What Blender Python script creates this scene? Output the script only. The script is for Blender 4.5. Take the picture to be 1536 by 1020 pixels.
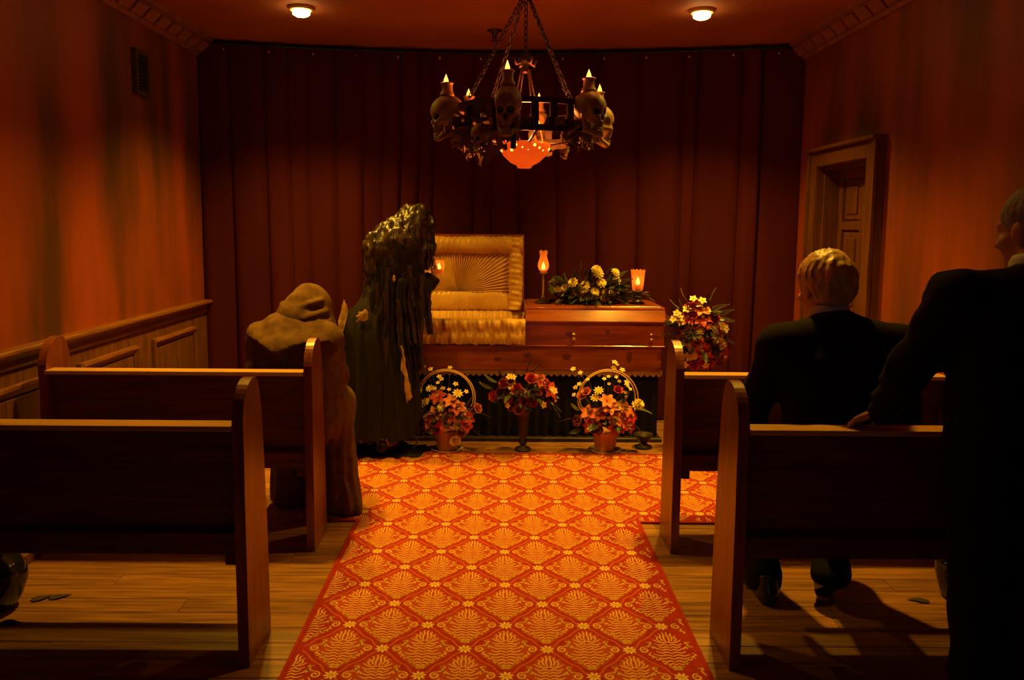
import bpy, math, random
import numpy as np
from mathutils import Vector, Matrix, Euler

random.seed(7)
rng = np.random.default_rng(7)
scene = bpy.context.scene
for o in list(bpy.data.objects):
    bpy.data.objects.remove(o)
COL = scene.collection
PI = math.pi

# ------------------------------------------------------------------ camera
cam = bpy.data.cameras.new('camera')
cam.sensor_width = 36.0
cam.lens = 36.0 * 1150 / 1536
cam.shift_x = 0.01224
cam.shift_y = -0.0333
cam.clip_start = 0.05
cam_o = bpy.data.objects.new('camera', cam)
COL.objects.link(cam_o)
cam_o.matrix_world = (Matrix.Translation((0, 0, 1.45)) @ Matrix.Rotation(math.radians(84), 4, 'X')
                      @ Matrix.Rotation(math.radians(0.4), 4, 'Z'))
scene.camera = cam_o

# ------------------------------------------------------------------ world, exposure
w = bpy.data.worlds.new('world'); scene.world = w
w.use_nodes = True
w.node_tree.nodes['Background'].inputs[0].default_value = (0.02, 0.008, 0.004, 1)
w.node_tree.nodes['Background'].inputs[1].default_value = 0.1
vs = scene.view_settings
vs.view_transform = 'Standard'; vs.look = 'None'; vs.gamma = 1.0
vs.use_curve_mapping = False
vs.exposure = 0.0
FRONT_W, MID_W = 300.0, 235.0     # recessed ceiling spots: front row (in view) and the row above the front pews
WARM = (1.0, 0.55, 0.04)
CHAND_W = 13.0
CHAND_COL = (1.0, 0.25, 0.04)
REAR_W = 1.5             # dim cool fill light added behind the camera, through an unseen opening
CEIL = 2.74
XW = 2.13                # side walls at +-XW

# ------------------------------------------------------------------ helpers
def tag(o, label=None, cat=None, group=None, kind=None):
    if label: o['label'] = label
    if cat: o['category'] = cat
    if group: o['group'] = group
    if kind: o['kind'] = kind
    return o

def empty(name, loc=(0, 0, 0), rz=0, label=None, cat=None, group=None, parent=None):
    o = bpy.data.objects.new(name, None)
    o.empty_display_size = 0.05
    COL.objects.link(o); o.location = loc; o.rotation_euler = (0, 0, rz)
    o.parent = parent
    return tag(o, label, cat, group)

def link(name, me, parent=None, loc=None, rot=None, scale=None):
    o = bpy.data.objects.new(name, me); COL.objects.link(o)
    o.parent = parent
    if loc is not None: o.location = loc
    if rot is not None: o.rotation_euler = rot
    if scale is not None: o.scale = (scale,) * 3 if isinstance(scale, (int, float)) else scale
    return o

class MB:
    """collects shapes into one mesh"""
    def __init__(s): s.v = []; s.f = []; s.m = []; s.mi = 0
    def add(s, vs_, fs):
        b = len(s.v); s.v.extend([tuple(map(float, p)) for p in vs_])
        s.f.extend([tuple(i + b for i in f) for f in fs]); s.m.extend([s.mi] * len(fs))
        return s
    def box(s, x0, x1, y0, y1, z0, z1, bev=0.0):
        if bev <= 0:
            v = [(x0,y0,z0),(x1,y0,z0),(x1,y1,z0),(x0,y1,z0),(x0,y0,z1),(x1,y0,z1),(x1,y1,z1),(x0,y1,z1)]
            return s.add(v, [(0,3,2,1),(4,5,6,7),(0,1,5,4),(1,2,6,5),(2,3,7,6),(3,0,4,7)])
        c = bev; v = []
        for z, i in ((z0, c), (z0 + c, 0), (z1 - c, 0), (z1, c)):
            a0, a1, b0, b1 = x0 + i, x1 - i, y0 + i, y1 - i
            if i: v += [(a0,b0,z),(a1,b0,z),(a1,b1,z),(a0,b1,z)]
            else: v += [(a0,b0,z),(a1,b0,z),(a1,b1,z),(a0,b1,z)]
        f = [(3,2,1,0),(12,13,14,15)]
        for k in range(3):
            for j in range(4):
                a = k*4 + j; b = k*4 + (j+1) % 4
                f.append((a, b, b+4, a+4))
        return s.add(v, f)
    def tube(s, pts, r, n=8, cap=True, closed=False):
        pts = [Vector(p) for p in pts]
        rs = r if isinstance(r, (list, tuple)) else [r] * len(pts)
        N = len(pts); v = []; f = []; up = None
        for i, p in enumerate(pts):
            if closed: t = pts[(i+1) % N] - pts[i-1]
            else: t = pts[min(i+1, N-1)] - pts[max(i-1, 0)]
            if t.length < 1e-9: t = Vector((0, 0, 1))
            t.normalize()
            if up is None:
                up = Vector((0, 0, 1)) if abs(t.z) < 0.9 else Vector((1, 0, 0))
            a = (up - t * up.dot(t))
            if a.length < 1e-6: a = t.orthogonal()
            a.normalize(); up = a; b = t.cross(a)
            for k in range(n):
                q = 2 * PI * k / n
                v.append(p + (a * math.cos(q) + b * math.sin(q)) * rs[i])
        R = N if closed else N - 1
        for i in range(R):
            j = (i + 1) % N
            for k in range(n):
                k2 = (k + 1) % n
                f.append((i*n+k, i*n+k2, j*n+k2, j*n+k))
        if cap and not closed:
            f.append(tuple(range(n-1, -1, -1))); f.append(tuple((N-1)*n + k for k in range(n)))
        return s.add(v, f)
    def lathe(s, prof, n=24, c=(0, 0, 0), sx=1, sy=1):
        v = []; f = []
        for r, z in prof:
            for k in range(n):
                q = 2 * PI * k / n
                v.append((c[0] + r * math.cos(q) * sx, c[1] + r * math.sin(q) * sy, c[2] + z))
        for i in range(len(prof) - 1):
            for k in range(n):
                k2 = (k + 1) % n
                f.append((i*n+k, i*n+k2, (i+1)*n+k2, (i+1)*n+k))
        return s.add(v, f)
    def grid(s, P, closed_u=False):
        """P: array rows x cols x 3"""
        P = np.asarray(P); R, C = P.shape[:2]; f = []
        for i in range(R - 1):
            for j in range(C if closed_u else C - 1):
                j2 = (j + 1) % C
                f.append((i*C+j, i*C+j2, (i+1)*C+j2, (i+1)*C+j))
        return s.add(P.reshape(-1, 3), f)
    def prism(s, poly, axis, a0, a1):
        """poly of 2D points extruded along axis ('x','y','z')"""
        def mk(p, a):
            if axis == 'x': return (a, p[0], p[1])
            if axis == 'y': return (p[0], a, p[1])
            return (p[0], p[1], a)
        n = len(poly)
        v = [mk(p, a0) for p in poly] + [mk(p, a1) for p in poly]
        f = [tuple(range(n-1, -1, -1)), tuple(range(n, 2*n))]
        for i in range(n):
            j = (i + 1) % n
            f.append((i, j, n + j, n + i))
        return s.add(v, f)
    def mesh(s, name, mats, smooth=False, recalc=True, auto=None):
        me = bpy.data.meshes.new(name)
        me.from_pydata(s.v, [], s.f)
        if not isinstance(mats, (list, tuple)): mats = [mats]
        for m in mats: me.materials.append(m)
        me.polygons.foreach_set('material_index', s.m)
        if recalc:
            import bmesh
            bm = bmesh.new(); bm.from_mesh(me)
            bmesh.ops.recalc_face_normals(bm, faces=bm.faces)
            bm.to_mesh(me); bm.free()
        if smooth or auto:
            me.shade_smooth()
            if auto: me.set_sharp_from_angle(angle=math.radians(auto))
        me.update()
        return me
    def obj(s, name, mats, parent=None, smooth=False, loc=None, rot=None, recalc=True, auto=None, scale=None):
        return link(name, s.mesh(name, mats, smooth, recalc, auto), parent, loc, rot, scale)

# ---- signed distance fields on a grid -> continuous meshes
class Field:
    def __init__(s, lo, hi, h):
        s.lo = np.array(lo, float); s.h = h
        s.n = np.ceil((np.array(hi, float) - s.lo) / h).astype(int) + 1
        s.ax = [s.lo[i] + h * np.arange(s.n[i]) for i in range(3)]
        s.F = np.full(s.n, 0.25)
    def sl(s, lo, hi):
        a = np.clip(np.floor((np.array(lo) - s.lo) / s.h).astype(int), 0, s.n)
        b = np.clip(np.ceil((np.array(hi) - s.lo) / s.h).astype(int) + 1, 0, s.n)
        return tuple(slice(a[i], b[i]) for i in range(3))
    def pts(s, sl):
        return np.meshgrid(s.ax[0][sl[0]], s.ax[1][sl[1]], s.ax[2][sl[2]], indexing='ij')
    def put(s, sl, d, k):
        F = s.F[sl]
        if k > 0:
            h = np.clip(0.5 + 0.5 * (F - d) / k, 0, 1)
            s.F[sl] = F * (1 - h) + d * h - k * h * (1 - h)
        else: s.F[sl] = np.minimum(F, d)
    def cap(s, a, b, r1, r2=None, k=0.02, m=0.10):
        r2 = r1 if r2 is None else r2
        a = np.array(a, float); b = np.array(b, float); R = max(r1, r2) + m
        sl = s.sl(np.minimum(a, b) - R, np.maximum(a, b) + R)
        if any(q.stop <= q.start for q in sl): return s
        X, Y, Z = s.pts(sl); ab = b - a; L = max(ab @ ab, 1e-12)
        t = np.clip(((X-a[0])*ab[0] + (Y-a[1])*ab[1] + (Z-a[2])*ab[2]) / L, 0, 1)
        d = np.sqrt((X-a[0]-t*ab[0])**2 + (Y-a[1]-t*ab[1])**2 + (Z-a[2]-t*ab[2])**2) - (r1 + (r2-r1)*t)
        s.put(sl, d, k); return s
    def _ell(s, c, r, rot, m):
        c = np.array(c, float); r = np.array(r, float); R = r.max() + m
        sl = s.sl(c - R, c + R)
        X, Y, Z = s.pts(sl)
        q = np.stack([X - c[0], Y - c[1], Z - c[2]], -1)
        if rot is not None: q = q @ np.array(rot)     # world -> local = R^T q
        k0 = np.sqrt(((q / r)**2).sum(-1)); k1 = np.sqrt(((q / r**2)**2).sum(-1))
        return sl, np.where(k1 > 1e-9, k0 * (k0 - 1) / np.maximum(k1, 1e-9), -r.min())
    def ell(s, c, r, rot=None, k=0.02, m=0.10):
        sl, d = s._ell(c, r, rot, m); s.put(sl, d, k); return s
    def cut(s, c, r, rot=None, k=0.005, m=0.05):
        sl, d = s._ell(c, r, rot, m); F = s.F[sl]; d = -d
        if k > 0:
            h = np.clip(0.5 - 0.5 * (F - d) / k, 0, 1)
            s.F[sl] = F * (1 - h) + d * h + k * h * (1 - h)
        else: s.F[sl] = np.maximum(F, d)
        return s
    def half(s, fn):
        X, Y, Z = s.pts(tuple(slice(0, n) for n in s.n))
        s.F = np.maximum(s.F, fn(X, Y, Z)); return s
    def disp(s, fn):
        X, Y, Z = s.pts(tuple(slice(0, n) for n in s.n))
        s.F = s.F + fn(X, Y, Z); return s
    def mesh(s, name, mats, matfn=None, smooth_iter=1):
        F = s.F.copy()
        F[0] = F[-1] = 1; F[:, 0] = F[:, -1] = 1; F[:, :, 0] = F[:, :, -1] = 1
        n = np.array(F.shape) - 1
        acc = np.zeros((*n, 3)); cnt = np.zeros(n)
        cs = [(i, j, k) for i in (0, 1) for j in (0, 1) for k in (0, 1)]
        g = lambda c: F[c[0]:c[0]+n[0], c[1]:c[1]+n[1], c[2]:c[2]+n[2]]
        for a in cs:
            for ax in range(3):
                if a[ax]: continue
                b = list(a); b[ax] = 1
                va, vb = g(a), g(b); mk = (va < 0) != (vb < 0)
                t = np.where(mk, va / np.where(mk, va - vb, 1), 0)
                for q in range(3): acc[..., q] += np.where(mk, a[q] + (t if q == ax else 0), 0)
                cnt += mk
        act = cnt > 0
        idx = np.full(n, -1); idx[act] = np.arange(act.sum())
        cell = np.argwhere(act)
        V = s.lo + s.h * (cell + acc[act] / cnt[act][:, None])
        faces = []
        neg = F < 0
        for ax in range(3):
            u, v = (ax + 1) % 3, (ax + 2) % 3
            a = np.moveaxis(neg, (ax, u, v), (0, 1, 2)); I = np.moveaxis(idx, (ax, u, v), (0, 1, 2))
            e0 = a[:-1, 1:-1, 1:-1]; e1 = a[1:, 1:-1, 1:-1]
            ch = np.argwhere(e0 != e1)
            if len(ch) == 0: continue
            i, j, k = ch[:, 0], ch[:, 1], ch[:, 2]
            q = np.stack([I[i, j, k], I[i, j+1, k], I[i, j+1, k+1], I[i, j, k+1]], 1)
            fl = ~e0[i, j, k]
            q[fl] = q[fl][:, ::-1]
            faces.append(q)
        faces = np.concatenate(faces)
        faces = faces[(faces >= 0).all(1)]
        # light smoothing
        for _ in range(smooth_iter):
            S = np.zeros_like(V); c = np.zeros(len(V))
            for p in range(4):
                np.add.at(S, faces[:, p], V[faces[:, (p+1) % 4]]); np.add.at(c, faces[:, p], 1)
                np.add.at(S, faces[:, p], V[faces[:, (p+3) % 4]]); np.add.at(c, faces[:, p], 1)
            V = V * 0.5 + 0.5 * S / np.maximum(c, 1)[:, None]
        me = bpy.data.meshes.new(name)
        me.from_pydata(V.tolist(), [], faces.tolist())
        if not isinstance(mats, (list, tuple)): mats = [mats]
        for m in mats: me.materials.append(m)
        if matfn is not None:
            me.polygons.foreach_set('material_index', matfn(V[faces].mean(1)).astype(np.int32))
        me.shade_smooth(); me.update()
        return me

def vnoise(X, Y, Z, sc, seed=0):
    """smooth value noise in -1..1"""
    T_ = np.random.default_rng(seed).uniform(-1, 1, (32, 32, 32))
    def ax(A):
        A = A * sc; i = np.floor(A).astype(int); t_ = A - i
        return i % 32, (i + 1) % 32, t_ * t_ * (3 - 2 * t_)
    (i0, i1, u_), (j0, j1, v_), (k0, k1, w_) = ax(X), ax(Y), ax(Z)
    L_ = lambda a, b, t_: a + (b - a) * t_
    return L_(L_(L_(T_[i0, j0, k0], T_[i1, j0, k0], u_), L_(T_[i0, j1, k0], T_[i1, j1, k0], u_), v_),
              L_(L_(T_[i0, j0, k1], T_[i1, j0, k1], u_), L_(T_[i0, j1, k1], T_[i1, j1, k1], u_), v_), w_)

# ---- materials
def mat(name, col, rough=0.6, col2=None, scale=8.0, stretch=(1, 1, 1), mix=(0.35, 0.65), bump=0.0, bscale=None,
        metal=0.0, spec=0.5, sheen=0.0, emit=None, estr=0.0, trans=0.0, rand=0.0, coat=0.0, detail=5, wave=None, alpha=None):
    m = bpy.data.materials.new(name); m.use_nodes = True
    nt = m.node_tree; N = nt.nodes; Lk = nt.links
    b = N['Principled BSDF']
    b.inputs['Base Color'].default_value = (*col, 1)
    b.inputs['Roughness'].default_value = rough
    b.inputs['Metallic'].default_value = metal
    b.inputs['Specular IOR Level'].default_value = spec
    if sheen:
        b.inputs['Sheen Weight'].default_value = sheen; b.inputs['Sheen Tint'].default_value = (*col, 1)
    if trans: b.inputs['Transmission Weight'].default_value = trans
    if coat: b.inputs['Coat Weight'].default_value = coat; b.inputs['Coat Roughness'].default_value = 0.15
    if alpha is not None: b.inputs['Alpha'].default_value = alpha
    if emit:
        b.inputs['Emission Color'].default_value = (*emit, 1); b.inputs['Emission Strength'].default_value = estr
    tc = N.new('ShaderNodeTexCoord'); mp = N.new('ShaderNodeMapping')
    mp.inputs['Scale'].default_value = stretch
    Lk.new(tc.outputs['Object'], mp.inputs['Vector'])
    vec = mp.outputs['Vector']
    if rand:
        oi = N.new('ShaderNodeObjectInfo'); ad = N.new('ShaderNodeVectorMath'); ad.operation = 'MULTIPLY_ADD'
        cb = N.new('ShaderNodeCombineXYZ')
        for i in range(3): Lk.new(oi.outputs['Random'], cb.inputs[i])
        Lk.new(cb.outputs[0], ad.inputs[0]); ad.inputs[1].default_value = (37, 91, 53); Lk.new(vec, ad.inputs[2])
        vec = ad.outputs[0]
    colout = None
    if col2 is not None:
        nz = N.new('ShaderNodeTexNoise'); nz.inputs['Scale'].default_value = scale; nz.inputs['Detail'].default_value = detail
        Lk.new(vec, nz.inputs['Vector'])
        fac = nz.outputs['Fac']
        if wave:
            wv = N.new('ShaderNodeTexWave'); wv.wave_type = 'BANDS'; wv.bands_direction = wave[0]
            wv.inputs['Scale'].default_value = wave[1]; wv.inputs['Distortion'].default_value = wave[2]
            wv.inputs['Detail'].default_value = 3
            Lk.new(vec, wv.inputs['Vector'])
            mx = N.new('ShaderNodeMath'); mx.operation = 'MULTIPLY_ADD'
            Lk.new(wv.outputs['Fac'], mx.inputs[0]); mx.inputs[1].default_value = wave[3]
            Lk.new(fac, mx.inputs[2]); fac = mx.outputs[0]
        rp = N.new('ShaderNodeValToRGB')
        rp.color_ramp.elements[0].position = mix[0]; rp.color_ramp.elements[0].color = (*col, 1)
        rp.color_ramp.elements[1].position = mix[1]; rp.color_ramp.elements[1].color = (*col2, 1)
        Lk.new(fac, rp.inputs['Fac']); colout = rp.outputs['Color']
    if rand:
        hs = N.new('ShaderNodeHueSaturation')
        if colout: Lk.new(colout, hs.inputs['Color'])
        else: hs.inputs['Color'].default_value = (*col, 1)
        mr = N.new('ShaderNodeMapRange'); mr.inputs['To Min'].default_value = 1 - rand; mr.inputs['To Max'].default_value = 1 + rand
        Lk.new(oi.outputs['Random'], mr.inputs['Value']); Lk.new(mr.outputs[0], hs.inputs['Value'])
        colout = hs.outputs['Color']
    if colout: Lk.new(colout, b.inputs['Base Color'])
    if bump:
        n2 = N.new('ShaderNodeTexNoise'); n2.inputs['Scale'].default_value = bscale or scale * 3; n2.inputs['Detail'].default_value = 4
        Lk.new(vec, n2.inputs['Vector'])
        bp = N.new('ShaderNodeBump'); bp.inputs['Strength'].default_value = bump; bp.inputs['Distance'].default_value = 0.01
        Lk.new(n2.outputs['Fac'], bp.inputs['Height']); Lk.new(bp.outputs[0], b.inputs['Normal'])
    return m

M = {}
M['wall'] = mat('red_plaster', (0.34, 0.058, 0.008), 0.55, (0.085, 0.026, 0.006), 2.0, (1, 1.7, 0.28), (0.36, 0.66), bump=0.08, bscale=9, detail=7)
M['ceiling'] = mat('ceiling_plaster', (0.44, 0.14, 0.05), 0.8, (0.33, 0.09, 0.03), 1.5)
M['cornice'] = mat('cornice_plaster', (0.30, 0.09, 0.03), 0.6, (0.18, 0.06, 0.02), 9, bump=0.2)
M['wains'] = mat('wainscot_wood', (0.19, 0.068, 0.018), 0.45, (0.10, 0.035, 0.010), 6, (9, 9, 0.8), rand=0.12)
M['rail'] = mat('rail_wood', (0.26, 0.095, 0.024), 0.35, (0.15, 0.052, 0.013), 6, (9, 0.8, 9))
M['door'] = mat('door_wood', (0.15, 0.050, 0.014), 0.45, (0.085, 0.028, 0.008), 6, (9, 9, 0.7))
M['plank'] = mat('floor_plank', (0.38, 0.165, 0.04), 0.42, (0.18, 0.072, 0.018), 5, (0.7, 12, 4), rand=0.16, bump=0.05)
M['sub'] = mat('subfloor', (0.05, 0.02, 0.008), 0.8)
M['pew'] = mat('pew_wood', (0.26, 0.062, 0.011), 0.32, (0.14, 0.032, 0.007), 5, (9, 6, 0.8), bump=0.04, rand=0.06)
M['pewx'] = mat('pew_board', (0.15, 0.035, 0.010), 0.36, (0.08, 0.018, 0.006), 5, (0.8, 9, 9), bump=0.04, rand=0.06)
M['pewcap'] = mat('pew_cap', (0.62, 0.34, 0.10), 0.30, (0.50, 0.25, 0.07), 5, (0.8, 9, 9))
M['curtain'] = mat('velvet_curtain', (0.075, 0.010, 0.013), 0.85, (0.052, 0.006, 0.009), 3, (1, 1, 0.3), sheen=0.35, spec=0.1)
M['black'] = mat('black_cloth', (0.008, 0.006, 0.006), 0.9, spec=0.15)
M['iron'] = mat('black_iron', (0.03, 0.018, 0.010), 0.5, (0.06, 0.03, 0.012), 20, metal=0.3)
M['bone'] = mat('old_bone', (0.36, 0.21, 0.07), 0.55, (0.17, 0.09, 0.028), 14, bump=0.15)
M['socket'] = mat('hollow_shade', (0.012, 0.007, 0.004), 0.9)  # shade inside the eye and nose hollows, put into the colour
M['wax'] = mat('wax', (0.45, 0.22, 0.09), 0.4, (0.34, 0.15, 0.05), 20)
M['flame'] = mat('flame', (1, 0.6, 0.2), 0.5, emit=(1.0, 0.36, 0.045), estr=3.6)
M['glow'] = mat('amber_bowl', (0.75, 0.15, 0.02), 0.25, (0.85, 0.25, 0.05), 30, emit=(1.0, 0.085, 0.005), estr=0.6)
M['spark'] = mat('bowl_sparkle', (1, 0.5, 0.1), 0.4, emit=(1.0, 0.36, 0.05), estr=3.0)
M['gauze'] = mat('tattered_gauze', (0.20, 0.11, 0.04), 0.9, (0.07, 0.035, 0.014), 12)
M['bulb'] = mat('lamp_bulb', (1, 0.9, 0.6), 0.3, emit=(1.0, 0.62, 0.16), estr=30.0)
M['trim'] = mat('lamp_trim', (0.55, 0.32, 0.12), 0.4)
M['coffin'] = mat('cedar_wood', (0.40, 0.085, 0.014), 0.28, (0.22, 0.038, 0.008), 4, (0.9, 6, 7), bump=0.03, coat=0.35)
M['knot'] = mat('cedar_knot', (0.11, 0.022, 0.006), 0.35, (0.18, 0.04, 0.01), 30)
M['satin'] = mat('gold_satin', (0.70, 0.40, 0.075), 0.40, (0.56, 0.29, 0.05), 8, bump=0.12, bscale=40, sheen=0.2)
M['brass'] = mat('brass', (0.75, 0.42, 0.14), 0.25, metal=0.9)
M['fringe'] = mat('skirt_fringe', (0.30, 0.12, 0.045), 0.8)
M['plinth'] = mat('dark_plinth', (0.035, 0.016, 0.008), 0.5)
M['glass'] = mat('amber_glass', (0.95, 0.42, 0.13), 0.12, emit=(1.0, 0.14, 0.012), estr=0.28, alpha=0.5)
M['clear'] = mat('clear_glass', (0.55, 0.30, 0.18), 0.06, spec=1.0, alpha=0.45)
M['cflame'] = mat('lamp_flame', (1, 0.6, 0.2), 0.5, emit=(1.0, 0.46, 0.05), estr=8.0)
M['c_red'] = mat('carpet_red', (0.36, 0.030, 0.010), 0.95, (0.29, 0.022, 0.008), 60, spec=0.1, bump=0.25, bscale=400)
M['c_band'] = mat('carpet_band', (0.47, 0.085, 0.018), 0.95, spec=0.1)
M['c_gold'] = mat('carpet_gold', (0.66, 0.36, 0.065), 0.95, (0.58, 0.29, 0.05), 50, spec=0.1)
M['c_mid'] = mat('carpet_ochre', (0.40, 0.066, 0.012), 0.95, (0.35, 0.048, 0.009), 80, spec=0.1)
M['c_pale'] = mat('carpet_flower', (0.74, 0.46, 0.11), 0.95, spec=0.1)
M['skin'] = mat('skin', (0.50, 0.24, 0.12), 0.5, (0.45, 0.20, 0.10), 15)
M['suit'] = mat('dark_suit', (0.014, 0.0065, 0.005), 0.9, (0.009, 0.005, 0.0045), 60, spec=0.12, bump=0.1, bscale=300)
M['trouser'] = mat('dark_trousers', (0.009, 0.007, 0.006), 0.85, spec=0.15)
M['shirt'] = mat('shirt_collar', (0.50, 0.50, 0.48), 0.7)
M['shoe'] = mat('black_shoe', (0.02, 0.013, 0.010), 0.3)
M['blond'] = mat('blond_hair', (0.55, 0.32, 0.09), 0.45, (0.30, 0.15, 0.035), 22, (1, 1, 0.25), bump=0.4, bscale=60)
M['grey'] = mat('grey_hair', (0.28, 0.27, 0.22), 0.6, (0.17, 0.16, 0.13), 30, bump=0.3)
M['monk'] = mat('brown_wool', (0.15, 0.075, 0.024), 0.9, (0.10, 0.048, 0.015), 25, spec=0.1, bump=0.15, bscale=160)
M['dress'] = mat('black_dress', (0.006, 0.0026, 0.0018), 0.8, (0.013, 0.006, 0.0026), 10, (4, 4, 0.7), spec=0.25, bump=0.3, bscale=30)
M['veil'] = mat('wet_veil', (0.016, 0.009, 0.003), 0.34, (0.042, 0.021, 0.006), 22, (1, 1, 0.6), spec=0.5, bump=0.9, bscale=45)
M['tan'] = mat('tan_cloth', (0.42, 0.22, 0.06), 0.8, (0.16, 0.08, 0.022), 24)
M['leafd'] = mat('dark_leaf', (0.035, 0.042, 0.012), 0.45, (0.06, 0.06, 0.018), 15, rand=0.3)
M['leafp'] = mat('pale_leaf', (0.20, 0.19, 0.06), 0.5, (0.13, 0.12, 0.035), 15, rand=0.3)
M['f_yel'] = mat('yellow_petal', (0.80, 0.66, 0.20), 0.6, (0.75, 0.52, 0.14), 30, rand=0.12)
M['f_red'] = mat('red_petal', (0.52, 0.035, 0.03), 0.5, (0.36, 0.018, 0.02), 25, rand=0.2)
M['f_org'] = mat('orange_petal', (0.72, 0.22, 0.05), 0.5, (0.6, 0.10, 0.03), 25, rand=0.15)
M['f_dusk'] = mat('dusky_petal', (0.22, 0.05, 0.05), 0.6, rand=0.2)
M['f_white'] = mat('cream_petal', (0.80, 0.58, 0.22), 0.6, rand=0.1)
M['stamen'] = mat('stamen', (0.85, 0.50, 0.08), 0.6)
M['stem'] = mat('stem', (0.07, 0.06, 0.02), 0.7)
M['foil'] = mat('pot_wrap', (0.62, 0.26, 0.085), 0.4, (0.45, 0.17, 0.05), 9, (3, 3, 0.6), bump=0.4, bscale=22)
M['rattan'] = mat('gold_hoop', (0.75, 0.45, 0.12), 0.35)
M['saucer'] = mat('saucer', (0.50, 0.34, 0.16), 0.25)
M['jar'] = mat('dark_glaze', (0.012, 0.011, 0.010), 0.12, spec=0.7)
M['gpot'] = mat('green_glaze', (0.012, 0.020, 0.010), 0.15, spec=0.6)
M['vent'] = mat('vent_metal', (0.06, 0.035, 0.018), 0.5)
M['dead'] = mat('dead_leaf', (0.05, 0.028, 0.010), 0.8)

# ================================================================== SETTING
Y0, YC = -1.6, 5.53       # rear wall, front corners
YMID = 5.82               # curtain centre
# floor: subfloor slab with boards laid across the room
fl = MB().box(-XW - 0.1, XW + 0.1, Y0, 6.05, -0.12, -0.02).obj('floor', M['sub']); tag(fl, kind='structure')
pw = 0.104
plank_cache = {}
def plank(x0, x1, y):
    L = round(x1 - x0, 3)
    if L not in plank_cache:
        plank_cache[L] = MB().box(-L/2, L/2, -pw/2 + 0.0012, pw/2 - 0.0012, -0.02, 0, 0.0015).mesh('floor_plank', M['plank'])
    link('floor_plank', plank_cache[L], fl, ((x0 + x1) / 2, y, random.uniform(-0.0012, 0)))
r = 0; y = 1.75
cuts = [(-1.2, 0.9), (-0.35,), (-1.55, 0.35, 1.6), (0.1,), (-0.9, 1.25)]
while y < 5.75:
    c = [-XW] + list(cuts[r % 5]) + [XW]
    for a, b in zip(c[:-1], c[1:]): plank(a + 0.001, b - 0.001, y)
    y += pw; r += 1
MB().box(-XW, XW, Y0, 1.75 - pw/2 - 0.001, -0.02, 0).obj('rear_boards', M['plank'], fl)

ce = MB().box(-XW - 0.1, XW + 0.1, Y0, 6.05, CEIL, CEIL + 0.1).obj('ceiling', M['ceiling']); tag(ce, kind='structure')
wl = MB().box(-XW - 0.25, -XW, Y0, 6.05, -0.1, CEIL + 0.05).obj('wall_left', M['wall']); tag(wl, kind='structure')
DY0, DY1, DZ = 4.40, 5.12, 1.855
wr = MB().box(XW, XW + 0.25, Y0, DY0, -0.1, CEIL + 0.05).box(XW, XW + 0.25, DY1, 6.05, -0.1, CEIL + 0.05) \
    .box(XW, XW + 0.25, DY0, DY1, DZ, CEIL + 0.05).obj('wall_right', M['wall']); tag(wr, kind='structure')
wb = MB().box(-XW - 0.25, XW + 0.25, 6.05, 6.2, -0.1, CEIL + 0.05).obj('wall_front', M['black']); tag(wb, kind='structure')
wq = MB().box(-XW - 0.25, -0.2, Y0 - 0.1, Y0, -0.1, CEIL + 0.05).box(1.1, XW + 0.25, Y0 - 0.1, Y0, -0.1, CEIL + 0.05).box(-0.2, 1.1, Y0 - 0.1, Y0, 2.15, CEIL + 0.05)\
    .obj('wall_rear', M['black']); tag(wq, kind='structure')  # unseen rear wall, with an opening made to let the added fill in
dlm = bpy.data.lights.new('rear_fill', 'AREA'); dlm.shape = 'RECTANGLE'; dlm.size = 1.25; dlm.size_y = 2.1; dlm.energy = REAR_W; dlm.color = (0.80, 0.88, 1.0)
dlo = bpy.data.objects.new('rear_fill', dlm); COL.objects.link(dlo); dlo.location = (0.45, Y0 - 0.12, 1.07); dlo.rotation_euler = (PI/2, 0, 0)  # added cool fill lamp just outside the rear wall

# cornices with raised blocks
for i, s in enumerate((-1, 1)):
    xw = s * XW
    prof = [(xw, CEIL - 0.125), (xw - s*0.018, CEIL - 0.125), (xw - s*0.022, CEIL - 0.108), (xw - s*0.085, CEIL - 0.032),
            (xw - s*0.105, CEIL - 0.026), (xw - s*0.11, CEIL), (xw, CEIL)]
    c = MB().prism(prof, 'y', Y0, YC + 0.02).obj('trim_%d' % (i + 1), M['cornice']); tag(c, kind='structure')
    pr = [(xw - s*0.028, CEIL - 0.102), (xw - s*0.046, CEIL - 0.100), (xw - s*0.094, CEIL - 0.050), (xw - s*0.082, CEIL - 0.036)]
    blk = MB().prism(pr, 'y', -0.062, 0.062).mesh('cornice_block', M['cornice'])
    yy = 2.2
    while yy < YC - 0.02:
        link('cornice_block', blk, c, (0, yy, 0)); yy += 0.155

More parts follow.
